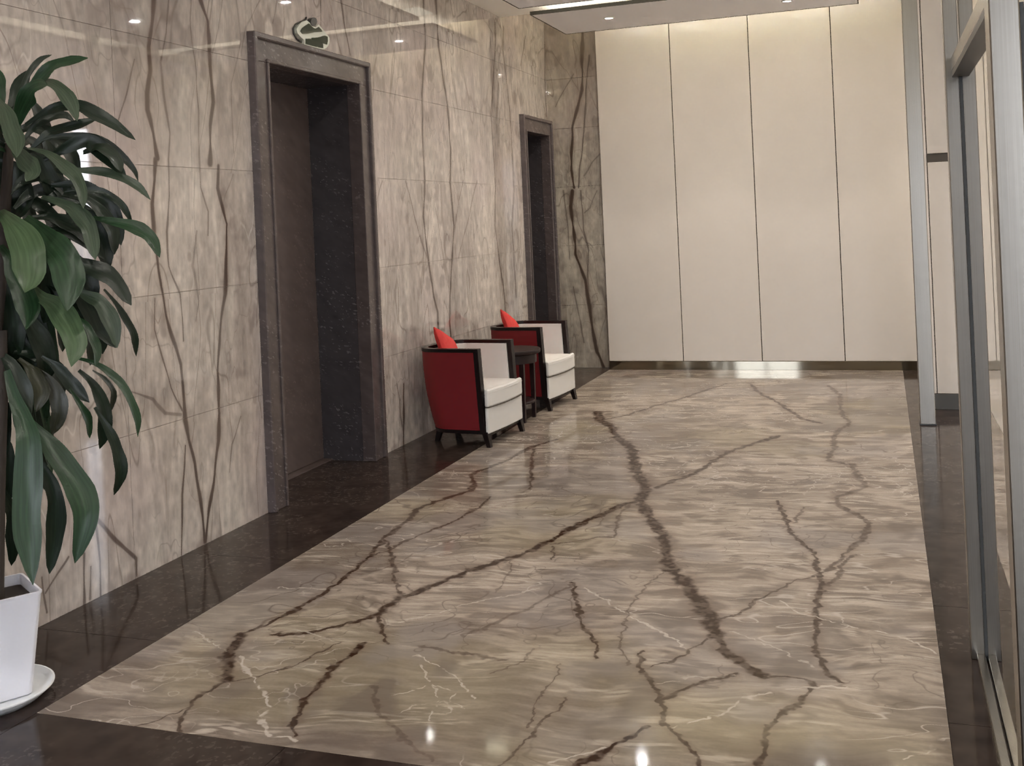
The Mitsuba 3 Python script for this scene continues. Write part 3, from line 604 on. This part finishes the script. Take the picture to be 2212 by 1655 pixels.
for k, (ya, yb) in enumerate(ROWS):
    i, w, z = 0.06, 0.30, PZ + 0.029
    for (xa, xb), sides in zip(COLS, (4, 4)):
        strip = [bx(xa + i, xa + i + w, ya + i, yb - i, z, z + 0.008), bx(xb - i - w, xb - i, ya + i, yb - i, z, z + 0.008),
                 bx(xa + i + w, xb - i - w, ya + i, ya + i + w, z, z + 0.008), bx(xa + i + w, xb - i - w, yb - i - w, yb - i, z, z + 0.008)]
        lamp('ceiling__light_strip', cat(*strip), LED, LED_POWER)
glow = (1.0, 0.93, 0.74)
for ya, yb in [(8.835, 9.16), (5.87, 6.20), (2.91, 3.24), (-0.05, 0.28)]:
    lamp('ceiling__light_diffuser', bx(-2.925, 3.0, ya, yb, CZ - 0.010, CZ - 0.001), glow, GAP_GLOW)
lamp('ceiling__light_diffuser', bx(-0.122, 0.21, -2.45, 9.60, CZ - 0.022, CZ - 0.012), glow, GAP_GLOW)
lamp('ceiling__cove_light', bx(-2.75, 0.25, 10.70, 10.72, 4.03, 4.045), (1.0, 0.92, 0.68), COVE)

# recessed downlights
spots = [(-2.325, 9.69), (-0.722, 9.80), (-2.325, 7.55), (-0.85, 7.55), (1.28, 9.7), (1.28, 7.55), (-2.2, 4.5), (-0.85, 4.5), (1.28, 4.5), (-2.2, 1.6), (-0.85, 1.6), (1.28, 1.6), (-1.5, -1.3)]
ring = lathe([(0.036, 0.0), (0.050, 0.0), (0.052, 0.003), (0.050, 0.006), (0.036, 0.006), (0.036, 0.0)], 32)
disc = lathe([(0.0, 0.0), (0.036, 0.0), (0.036, 0.003), (0.0, 0.003)], 32)
where = {0: 'round recessed downlight in the far grey ceiling panel, nearer the marble wall', 1: 'round recessed downlight at the upper frame edge in the far grey ceiling panel'}
for k, (x, y) in enumerate(spots):
    key = 'downlight' if k == 0 else f'downlight_{k:03d}'
    tag(key, where.get(k, 'round recessed downlight in a grey ceiling panel above the lobby, out of the frame'), 'downlight', 'downlights in the ceiling panels')
    m = ring.copy(); m.apply_translation((x, y, PZ - 0.006)); add(key + '__trim', m, 'mat_white', 30)
    m = disc.copy(); m.apply_translation((x, y, PZ - 0.0045)); lamp(key + '__lens', m, (1.0, 0.94, 0.85), SPOT_POWER)

# wall behind the camera with the glazed entrance, right-hand hall
W1 = (-3.35, -1.9, 3.2)
solid = sg.box(WX - 0.5, 0, X1 + 0.3, 4.1).difference(sg.box(W1[0], 0.02, W1[1], W1[2])).difference(sg.box(1.15, 0.05, 3.1, 3.2))
m = extr(solid, 0.15)
m.apply_transform(np.array([[1, 0, 0, 0], [0, 0, 1, Y0 - 0.15], [0, 1, 0, 0], [0, 0, 0, 1.0]]))
add('wall_front', m, 'mat_backwall', kind='structure')


def glazing(name, xa, xb, za, zb, y, bars, label):
    tag(name, label, None, None, 'structure')
    e = 0.05
    for k, x in enumerate(np.linspace(xa, xb, bars + 1)):
        add(name + '__mullion', bx(x - e / 2, x + e / 2, y - 0.06, y + 0.03, za, zb, 0.004), 'mat_steel')
    for z in (za + e / 2, (za + zb) * 0.72, zb - e / 2):
        add(name + '__rail', bx(xa, xb, y - 0.05, y + 0.02, z - e / 2, z + e / 2, 0.004), 'mat_steel')
    for a, b in zip(np.linspace(xa, xb, bars + 1)[:-1], np.linspace(xa, xb, bars + 1)[1:]):
        p = trimesh.Trimesh([[a, y, za], [b, y, za], [b, y, zb], [a, y, zb]], [[0, 1, 2], [0, 2, 3]], process=False)
        add(name + '__pane', p, 'mat_glass')


glazing('window_1', W1[0], W1[1], 0.02, W1[2], Y0 - 0.08, 2, 'glazed entrance behind the viewer')
glazing('window_2', 1.15, 3.1, 0.05, 3.2, Y0 - 0.08, 4, 'window of the side hall behind the viewer')
add('ground', bx(-30, 30, -30, 40, -0.5, -0.14), 'mat_pave', kind='structure')
add('wall_right', bx(X1, X1 + 0.2, Y0, 11.3, 0, 4.1), 'mat_paint', kind='structure')
solid = sg.box(0.75, 0, X1 + 0.2, 4.1).difference(sg.box(1.9, 0.9, 3.1, 3.1))
m = extr(solid, 0.2)
m.apply_transform(np.array([[1, 0, 0, 0], [0, 0, 1, BY + 0.03], [0, 1, 0, 0], [0, 0, 0, 1.0]]))
add('wall_hall', m, 'mat_paint', kind='structure')
glazing('window_3', 1.9, 3.1, 0.9, 3.1, BY + 0.12, 3, 'window of the side hall')

# cream pillar on the right with a dark slot and dark base
PY, PA, PB = 8.90, 0.318, 0.66
add('pillar', bx(PA + 0.006, PB - 0.006, PY + 0.012, PY + 0.5, 0, CZ), 'mat_seam', label='cream clad pillar behind the steel post, with a dark slot at door height', cat='pillar')
add('pillar__panel', bx(PA + 0.03, PB, PY, PY + 0.51, 0.125, 1.926, 0.002), 'mat_cream')
add('pillar__panel', bx(PA + 0.03, PB, PY, PY + 0.51, 1.994, CZ - 0.002, 0.002), 'mat_cream')
add('pillar__edge_strip', bx(PA, PA + 0.024, PY, PY + 0.51, 0.125, CZ - 0.002, 0.002), 'mat_cream')
add('pillar__base', bx(PA, PB, PY - 0.004, PY + 0.51, 0.0, 0.123, 0.002), 'mat_edge', label='dark base')
add('steel_post', bx(0.196, 0.302, 8.25, 8.36, 0.0, CZ, 0.004), 'mat_steel', label='tall brushed steel post at the right end of the cream wall', cat='post')
scene['steel_post__foot_plate'] = ply(bx(0.192, 0.306, 8.246, 8.364, 0.0, 0.012, 0.002), 'mat_gasket')

# glazed partition on the right: far jamb, header, rail, near stile, panes
PX = 0.278
tag('glass_partition', 'steel framed glass partition at the right edge of the photograph', 'partition')
add('glass_partition__jamb', bx(0.229, PX - 0.003, 4.03, 4.10, 0.0, CZ - 0.002, 0.002), 'mat_steel', label='slender far jamb')
add('glass_partition__jamb', bx(PX + 0.004, 0.327, 4.03, 4.10, 0.0, CZ - 0.002, 0.002), 'mat_steel')
add('glass_partition__gasket', bx(PX - 0.006, PX + 0.006, 4.022, 4.10, 0.0, 2.04, 0.001), 'mat_gasket', label='black glazing gasket')
add('glass_partition__header', bx(0.250, 0.306, 2.70, 4.03, 2.062, 2.11, 0.002), 'mat_steel', label='header over the glass')
add('glass_partition__header_underside', bx(0.250, 0.306, 2.70, 4.03, 2.04, 2.061, 0.001), 'mat_edge')
add('glass_partition__bottom_rail', bx(0.247, PX - 0.004, 2.70, 4.03, 0.0, 0.022, 0.002), 'mat_steel', label='floor rail')
add('glass_partition__bottom_rail', bx(PX + 0.004, 0.309, 2.70, 4.03, 0.0, 0.022, 0.002), 'mat_steel')
add('glass_partition__stile', bx(0.243, 0.306, 2.60, 2.70, 0.0, CZ - 0.002, 0.003), 'mat_steel', label='wide near stile')
add('glass_partition__gasket', bx(0.3065, 0.316, 2.61, 2.69, 0.0, 2.04, 0.001), 'mat_gasket')


def pane(ya, yb, za, zb, x=PX):
    return trimesh.Trimesh([[x, ya, za], [x, yb, za], [x, yb, zb], [x, ya, zb]], [[0, 1, 2], [0, 2, 3]], process=False)


add('glass_partition__pane', pane(2.70, 4.03, 0.004, 2.05), 'mat_glass', label='large clear pane')
add('glass_partition__transom_pane', pane(2.70, 4.03, 2.105, CZ - 0.004), 'mat_glass', label='clear pane above the header')
tag('glass_partition_001', 'steel framed glass partition beside the viewer, out of the frame', 'partition')
add('glass_partition_001__stile', bx(0.243, 0.306, 1.30, 1.40, 0.0, CZ - 0.002, 0.003), 'mat_steel')
add('glass_partition_001__bottom_rail', bx(0.25, 0.306, Y0, 1.30, 0.0, 0.022, 0.002), 'mat_steel')
add('glass_partition_001__pane', pane(Y0, 1.30, 0.022, CZ - 0.004), 'mat_glass')

# ------------------------------------------------------------------ sign above the lift
tag('wall_sign', 'small dark green glossy sign with a pale rim above the lift doorway', 'sign')
add('wall_sign__rim', extr_on_x(sg.Polygon(SIGN['rim']).buffer(0.003), WX - 0.01, WX + 0.022), 'mat_white', label='pale rim')
for part, mat in (('top', 'mat_signgreen'), ('bottom', 'mat_signgreen'), ('lower', 'mat_signgreen')):
    add('wall_sign__face', extr_on_x(sg.Polygon(SIGN[part]).buffer(0.004), WX + 0.0215, WX + 0.027), mat)
add('wall_sign__knob', extr_on_x(SIGN['knob'], WX - 0.01, WX + 0.028), 'mat_signgrey', label='dark rounded knob')
add('wall_sign__cable', tube([(WX + 0.006, a, b) for a, b in SIGN['cable']], 0.006, 8), 'mat_signgrey', 40, label='dark cable down its left side')

# ------------------------------------------------------------------ armchairs
def upath(xf, xb, hw, r, t, n=10):
    """U in plan, open to +x, inset by t; from the near front end round the back to the far front end."""
    r = max(r - t, 0.01)
    xb, hw = xb + t, hw - t
    a = np.linspace(-np.pi / 2, -np.pi, n)
    p1 = np.c_[xb + r + r * np.cos(a), -hw + r + r * np.sin(a)]
    a = np.linspace(np.pi, np.pi / 2, n)
    p2 = np.c_[xb + r + r * np.cos(a), hw - r + r * np.sin(a)]
    s1 = np.c_[np.linspace(xf, xb + r, 6)[:-1], np.full(5, -hw)]
    s2 = np.c_[np.linspace(xb + r, xf, 6)[1:], np.full(5, hw)]
    m = np.c_[np.full(4, xb), np.linspace(-hw + r, hw - r, 6)[1:-1]]
    return np.vstack([s1, p1, m, p2, s2])


def chair_plan(z, t, ext=0.0):
    q = min(max(1 - (z - 0.10) / 0.605, 0), 1)
    xf = 0.205 + 0.030 * q + ext
    xb = -0.295 + 0.085 * q ** 2.3
    return upath(xf, xb, 0.31 - 0.012 * q ** 1.5, 0.17, t)


def shell(z0, z1, t0, t1, levels=9, ext=0.0):
    zs = np.linspace(z0, z1, levels)
    o = [np.c_[chair_plan(z, t0, ext), np.full(len(chair_plan(z, t0)), z)] for z in zs]
    i = [np.c_[chair_plan(z, t1, ext), np.full(len(chair_plan(z, t1)), z)] for z in zs]
    n, L = len(o[0]), levels
    v = np.vstack(o + i)
    f = []
    O, I = (lambda l, k: l * n + k), (lambda l, k: (L + l) * n + k)
    for l in range(L - 1):
        for k in range(n - 1):
            f += [[O(l, k), O(l + 1, k), O(l + 1, k + 1), O(l, k + 1)], [I(l, k), I(l, k + 1), I(l + 1, k + 1), I(l + 1, k)]]
        for k, w in ((0, 0), (n - 1, 1)):
            q = [O(l, k), I(l, k), I(l + 1, k), O(l + 1, k)]
            f.append(q if not w else q[::-1])
    for k in range(n - 1):
        f += [[O(0, k), O(0, k + 1), I(0, k + 1), I(0, k)], [O(L - 1, k), I(L - 1, k), I(L - 1, k + 1), O(L - 1, k + 1)]]
    f = np.array(f)
    m = trimesh.Trimesh(v, np.vstack([f[:, [0, 1, 2]], f[:, [0, 2, 3]]]), process=False)
    m.fix_normals()
    return m


def soft_prism(poly, z0, z1, r, crown=0.0):
    """A cushion: convex plan poly with edges rounded by r and the top domed by crown."""
    pts = []
    for a in np.linspace(0, np.pi / 2, 6):
        q = poly.buffer(-r * (1 - math.cos(a)) if a < np.pi / 2 else -r).buffer(0) if a else poly
        c = np.array(q.exterior.coords)
        pts += [np.c_[c, np.full(len(c), z1 - r + r * math.sin(a))], np.c_[c, np.full(len(c), z0 + r - r * math.sin(a))]]
    if crown:
        c = np.array(poly.buffer(-0.45 * min(poly.bounds[2] - poly.bounds[0], poly.bounds[3] - poly.bounds[1])).exterior.coords)
        pts.append(np.c_[c, np.full(len(c), z1 + crown)])
    return hull(np.vstack(pts))


def seat_plan(front, bow, hw, backx, r):
    y = np.linspace(-hw, hw, 15)
    p = sg.Polygon(list(zip(front + bow * (1 - (y / hw) ** 2), y)) + [(backx, hw), (backx, -hw)])
    return p.buffer(-r).buffer(r, quad_segs=6)


def chair_parts():
    P = []
    P.append(('outer_shell', shell(0.118, 0.682, 0.0, 0.026), 'mat_red', 35, 'dark red outer shell'))
    P.append(('inner_padding', shell(0.25, 0.680, 0.027, 0.062, ext=-0.012), 'mat_ivory', 35, 'ivory inner padding'))
    P.append(('top_rail', shell(0.681, 0.706, -0.004, 0.046, 2, 0.012), 'mat_wood', False, 'black top rail'))
    P.append(('bottom_rail', cat(shell(0.092, 0.117, -0.003, 0.045, 2), bx(0.245, 0.272, -0.29, 0.29, 0.072, 0.097, 0.003)), 'mat_wood', False, 'black bottom rail'))
    for s in (-1, 1):
        y0, y1 = (-0.316, -0.264) if s < 0 else (0.264, 0.316)
        pts = []
        for z, xa, xb in ((0.706, 0.195, 0.232), (0.10, 0.224, 0.262)):
            for x in (xa, xb):
                for y in (y0 if s < 0 else y0, y1):
                    pts.append((x, y, z))
        P.append(('arm_post', hull(pts), 'mat_wood', False, 'black front post'))
        leg = hull([(x, y, 0.11) for x in (0.235, 0.280) for y in (y0, y1)] + [(x, y + (0.008 if s > 0 else -0.0), 0.0) for x in (0.268, 0.298) for y in ((y0 + y1) / 2 - 0.016, (y0 + y1) / 2 + 0.016)])
        P.append(('leg', leg, 'mat_wood', False, None))
    for s in (-1, 1):
        y = s * 0.16
        leg = hull([(x, y + d, 0.10) for x in (-0.20, -0.155) for d in (-0.022, 0.022)] + [(x, y + d, 0.0) for x in (-0.225, -0.195) for d in (-0.015, 0.015)])
        P.append(('leg', leg, 'mat_wood', False, None))
    front = lambda f, bow, hw, r: seat_plan(f, bow, hw, 0.2635, r)
    P.append(('seat_base', cat(soft_prism(seat_plan(0.266, 0.010, 0.262, -0.15, 0.02), 0.098, 0.285, 0.016), soft_prism(front(0.288, 0.012, 0.306, 0.010), 0.098, 0.285, 0.008)), 'mat_ivory', 40, None))
    P.append(('seat_cushion', cat(soft_prism(seat_plan(0.282, 0.010, 0.262, -0.16, 0.03), 0.287, 0.415, 0.026, 0.012), soft_prism(front(0.292, 0.024, 0.308, 0.012), 0.287, 0.414, 0.014)), 'mat_ivory', 40, 'ivory seat cushion'))
    pl = front(0.2945, 0.025, 0.309, 0.012)
    ring = extr(pl.difference(pl.buffer(-0.008)), 0.006)
    for z in (0.2835, 0.386):
        m = ring.copy(); m.apply_translation((0, 0, z)); P.append(('piping', m, 'mat_ivory' if z > 0.3 else 'mat_seam', False, None))
    return P


def pillow(size, thick, n=22):
    u, v = np.meshgrid(np.linspace(-1, 1, n), np.linspace(-1, 1, n), indexing='ij')
    h = thick / 2 * ((1 - u ** 4) * (1 - v ** 4)) ** 0.55 + 0.004
    pinch = 1 - 0.10 * (1 - u ** 2) * v ** 2 * 0 - 0.07 * (1 - v ** 2)
    pinch2 = 1 - 0.07 * (1 - u ** 2)
    x, y = u * size / 2 * pinch, v * size / 2 * pinch2
    top = np.c_[x.ravel(), y.ravel(), h.ravel()]
    bot = np.c_[x.ravel(), y.ravel(), -h.ravel()]
    f = []
    N = n * n
    for i in range(n - 1):
        for j in range(n - 1):
            a, b, c, d = i * n + j, (i + 1) * n + j, (i + 1) * n + j + 1, i * n + j + 1
            f += [[a, b, c], [a, c, d], [a + N, c + N, b + N], [a + N, d + N, c + N]]
    edge = [i * n for i in range(n)] + [(n - 1) * n + j for j in range(1, n)] + [i * n + n - 1 for i in range(n - 2, -1, -1)] + [j for j in range(n - 2, 0, -1)]
    for a, b in zip(edge, edge[1:] + edge[:1]):
        f += [[a, a + N, b + N], [a, b + N, b]]
    m = trimesh.Trimesh(np.vstack([top, bot]), f, process=False)
    m.fix_normals()
    return m


parts = chair_parts()
shared = {}
chairs = [('armchair', (-2.985, 7.452, 0.0), -5.0, 'dark red tub armchair with ivory seat and black trim, nearer the lift doorway'),
          ('armchair_001', (-2.975, 8.900, 0.0), -5.0, 'dark red tub armchair with ivory seat and black trim, nearer the cream wall')]
for name, at, turn, lab in chairs:
    tag(name, lab, 'armchair', 'red tub armchairs along the marble wall')
    tw = T().translate(list(at)).rotate([0, 0, 1], turn)
    seen = {}
    for i, (pn, mesh, mat, sm, pl) in enumerate(parts):
        if i not in shared:
            shared[i] = ply(mesh, mat, smooth=sm)
        k = seen.get(pn, 0)
        seen[pn] = k + 1
        key = f'{name}__{pn}' + (f'_{k:03d}' if k else '')
        scene[key] = {**shared[i], 'to_world': tw}
        tag(key, pl)

pm = pillow(0.345, 0.085)
d1, d2 = np.array([0.0, 0.93, -0.37]), np.array([0.45, -0.33, -0.83])
d1 /= np.linalg.norm(d1)
d2 -= d1 * (d1 @ d2)
d2 /= np.linalg.norm(d2)
for name, apex, lab in (('cushion', (-3.200, 7.316, 0.850), 'bright red scatter cushion poking up from the armchair nearer the lift doorway'),
                        ('cushion_001', (-3.190, 8.764, 0.848), 'bright red scatter cushion poking up from the armchair nearer the cream wall')):
    mt = np.eye(4)
    mt[:3, 0], mt[:3, 1], mt[:3, 2] = d1, d2, np.cross(d1, d2)
    mt[:3, 3] = np.array(apex) + 0.1725 * (d1 + d2)
    if 'pillow' not in shared:
        shared['pillow'] = ply(pm, 'mat_pillow', smooth=50)
    scene[name] = {**shared['pillow'], 'to_world': T(mt)}
    tag(name, lab, 'cushion', 'red cushions on the armchairs')

# small round table between the chairs
tag('side_table', 'small dark wooden side table standing between the two red armchairs', 'table')
def at(m, x, y, z=0.0):
    m.apply_translation((x, y, z))
    return m
TX, TY = -2.90, 8.175
add('side_table__top', at(lathe([(0, 0.540), (0.225, 0.540), (0.236, 0.546), (0.240, 0.556), (0.240, 0.570), (0.236, 0.576), (0, 0.576)], 56), TX, TY), 'mat_table', 35)
add('side_table__apron', at(lathe([(0.185, 0.47), (0.205, 0.47), (0.205, 0.5395), (0.185, 0.5395), (0.185, 0.47)], 48), TX, TY), 'mat_table', 35)
for k in range(4):
    a = math.radians(45 + 90 * k)
    c, s = math.cos(a), math.sin(a)
    p = [(TX + c * r + dx, TY + s * r + dy, z) for r, z, d in ((0.185, 0.4695, 0.019), (0.185, 0.0, 0.014)) for dx in (-d, d) for dy in (-d, d)]
    add('side_table__leg', hull(p), 'mat_table')
add('side_table__shelf', at(lathe([(0, 0.14), (0.172, 0.14), (0.176, 0.15), (0.172, 0.16), (0, 0.16)], 48), TX, TY), 'mat_table', 35)

# ------------------------------------------------------------------ potted plant
PC = np.array([-3.055, 2.955])
tag('potted_plant', 'tall dracaena with drooping glossy leaves in a white square pot on the dark floor band', 'potted plant')
lathe_s = lathe([(0, 0.0), (0.175, 0.0), (0.200, 0.020), (0.212, 0.034), (0.217, 0.034), (0.217, 0.038), (0.210, 0.039), (0.196, 0.024), (0.172, 0.006), (0, 0.006)], 64)
add('plant_saucer', at(lathe_s, PC[0] + 0.0, PC[1] - 0.03), 'mat_saucer', 40, label='round whitish plastic saucer under the white square pot', cat='saucer')


def square(h, r, z, turn):
    p = sg.box(-h, -h, h, h).buffer(-r).buffer(r, quad_segs=5)
    c = np.array(p.exterior.coords)[:-1]
    ca, sa = math.cos(turn), math.sin(turn)
    return np.c_[PC[0] + c[:, 0] * ca - c[:, 1] * sa, PC[1] + c[:, 0] * sa + c[:, 1] * ca, np.full(len(c), z)]


rings = [square(0.098, 0.02, 0.008, 1.01), square(0.102, 0.02, 0.012, 1.01), square(0.137, 0.016, 0.362, 1.01), square(0.140, 0.016, 0.368, 1.01), square(0.140, 0.016, 0.374, 1.01), square(0.132, 0.014, 0.374, 1.01), square(0.128, 0.014, 0.335, 1.01)]
n = len(rings[0])
f = []
for l in range(len(rings) - 1):
    for k in range(n):
        a, b = l * n + k, l * n + (k + 1) % n
        f += [[a, b, b + n], [a, b + n, a + n]]
v = np.vstack(rings + [[[*PC, 0.008]]])
f += [[len(v) - 1, (k + 1) % n, k] for k in range(n)]
add('potted_plant__pot', trimesh.Trimesh(v, f, process=False), 'mat_pot', 35, label='white square tapered pot')
so = square(0.1275, 0.014, 0.337, 1.01)
so = np.vstack([so, [[*PC, 0.349]]])
add('potted_plant__soil', trimesh.Trimesh(so, [[len(so) - 1, k, (k + 1) % n] for k in range(n)], process=False), 'mat_soil', True)
for pth, r in (([(-3.035, 2.96, 0.335), (-3.01, 2.97, 0.75), (-2.985, 2.975, 1.05), (-2.975, 2.98, 1.30)], (0.024, 0.021, 0.02, 0.017)),
               ([(-3.09, 2.945, 0.335), (-3.06, 2.96, 0.9), (-2.97, 2.985, 1.5), (-2.93, 2.995, 1.9), (-2.90, 3.0, 2.06)], (0.027, 0.024, 0.021, 0.018, 0.012)),
               ([(-3.06, 2.99, 0.335), (-3.10, 3.0, 0.8), (-3.13, 3.0, 1.2), (-3.14, 3.0, 1.62)], (0.022, 0.02, 0.018, 0.014))):
    q = np.array(pth)
    t = np.linspace(0, len(q) - 1, 14)
    q2 = np.c_[[np.interp(t, range(len(q)), q[:, k]) for k in range(3)]].T
    add('potted_plant__cane', tube(q2, np.interp(t, range(len(q)), r), 10), 'mat_cane', 50)


def leaf(path, width, roll, fold=0.22):
    """A strap leaf along path (Catmull-Rom), folded along its midrib; every leaf has a little thickness from its two faces."""
    p = np.array(path, float)
    p = np.vstack([2 * p[0] - p[1], p, 2 * p[-1] - p[-2]])
    out = []
    for i in range(1, len(p) - 2):
        for t in np.linspace(0, 1, 5)[:-1]:
            out.append(0.5 * (2 * p[i] + (p[i + 1] - p[i - 1]) * t + (2 * p[i - 1] - 5 * p[i] + 4 * p[i + 1] - p[i + 2]) * t * t + (3 * p[i] - p[i - 1] - 3 * p[i + 1] + p[i + 2]) * t ** 3))
    out.append(p[-2])
    c = np.array(out)
    s = np.r_[0, np.cumsum(np.linalg.norm(np.diff(c, axis=0), axis=1))]
    s /= s[-1]
    tan = np.gradient(c, axis=0)
    tan /= np.linalg.norm(tan, axis=1, keepdims=True)
    # the blade faces outward and up, away from the plant's axis
    axis = c[len(c) // 2] - np.array([PC[0] + 0.05, PC[1] + 0.02, c[len(c) // 2, 2] - 0.25])
    face = 0.5 * axis / np.linalg.norm(axis) + np.array([0.62, -0.75, 0.15])
    side = np.cross(tan, face)
    side /= np.maximum(np.linalg.norm(side, axis=1, keepdims=True), 1e-6)
    nor = np.cross(side, tan)
    ca, sa = math.cos(roll), math.sin(roll)
    side, nor = side * ca + nor * sa, nor * ca - side * sa
    prof = np.clip(np.interp(s, [0, 0.12, 0.35, 0.6, 0.8, 0.93, 1.0], [0.24, 0.36, 0.78, 1.0, 0.84, 0.45, 0.02]), 0.02, 1) * width / 2
    cols_ = np.array([-1, -0.5, 0, 0.5, 1.0])
    wave = RNG.uniform(0, 6.28, 2)
    prof = prof * (1 + 0.06 * np.sin(s * 17 + wave[0]))
    V = c[:, None] + cols_[None, :, None] * prof[:, None, None] * side[:, None] + fold * (np.abs(cols_)[None, :, None] - 0.3) * prof[:, None, None] * nor[:, None] + 0.10 * prof[:, None, None] * cols_[None, :, None] * np.sin(s * 14 + wave[1])[:, None, None] * nor[:, None]
    V[..., 0] += max(0.0, WX + 0.02 - V[..., 0].min())
    n5 = 5
    th = 0.0012
    v = np.vstack([V.reshape(-1, 3), (V - th * nor[:, None]).reshape(-1, 3)])
    N = len(c) * n5
    f = []
    for i in range(len(c) - 1):
        for j in range(4):
            a = i * n5 + j
            f += [[a, a + 1, a + 6], [a, a + 6, a + 5], [a + N, a + 6 + N, a + 1 + N], [a + N, a + 5 + N, a + 6 + N]]
        for j in (0, 4):
            a, b = i * n5 + j, (i + 1) * n5 + j
            f += [[a, b, b + N], [a, b + N, a + N]]
    uv = np.c_[np.tile((cols_ + 1) / 2, len(c)), np.repeat(s * 5, n5)]
    return trimesh.Trimesh(v, f, process=False), np.vstack([uv, uv])


for w, tone, path in LEAVES:
    m, uv = leaf(path, w * 1.85, RNG.uniform(-0.35, 0.35))
    add('potted_plant__leaf', m, f'mat_leaf_{tone}', True, uv=uv)
# leaves on the sides turned away or outside the frame
for k in range(64):
    z, hx, hy = [(1.98, -2.93, 2.995), (1.62, -2.98, 2.985), (1.25, -3.02, 2.98), (1.58, -3.14, 3.0), (1.36, -3.12, 3.0)][k % 5]
    az = RNG.uniform(math.radians(60), math.radians(290))
    L = RNG.uniform(0.38, 0.58)
    rise, droop = RNG.uniform(0.25, 0.9), RNG.uniform(1.0, 1.7)
    t = np.linspace(0, 1, 6)
    r = L * (0.75 * t - 0.22 * t ** 2)
    zz = z + RNG.uniform(-0.12, 0.12) + L * (rise * t - droop * t ** 2)
    x = np.clip(hx + r * math.cos(az), WX + 0.06, None)
    path = np.c_[x, hy + r * math.sin(az), zz]
    m, uv = leaf(path, RNG.uniform(0.06, 0.09), RNG.uniform(-0.3, 0.3))
    add('potted_plant__leaf', m, f'mat_leaf_{int(RNG.choice([0, 0, 1, 1]))}', True, uv=uv)
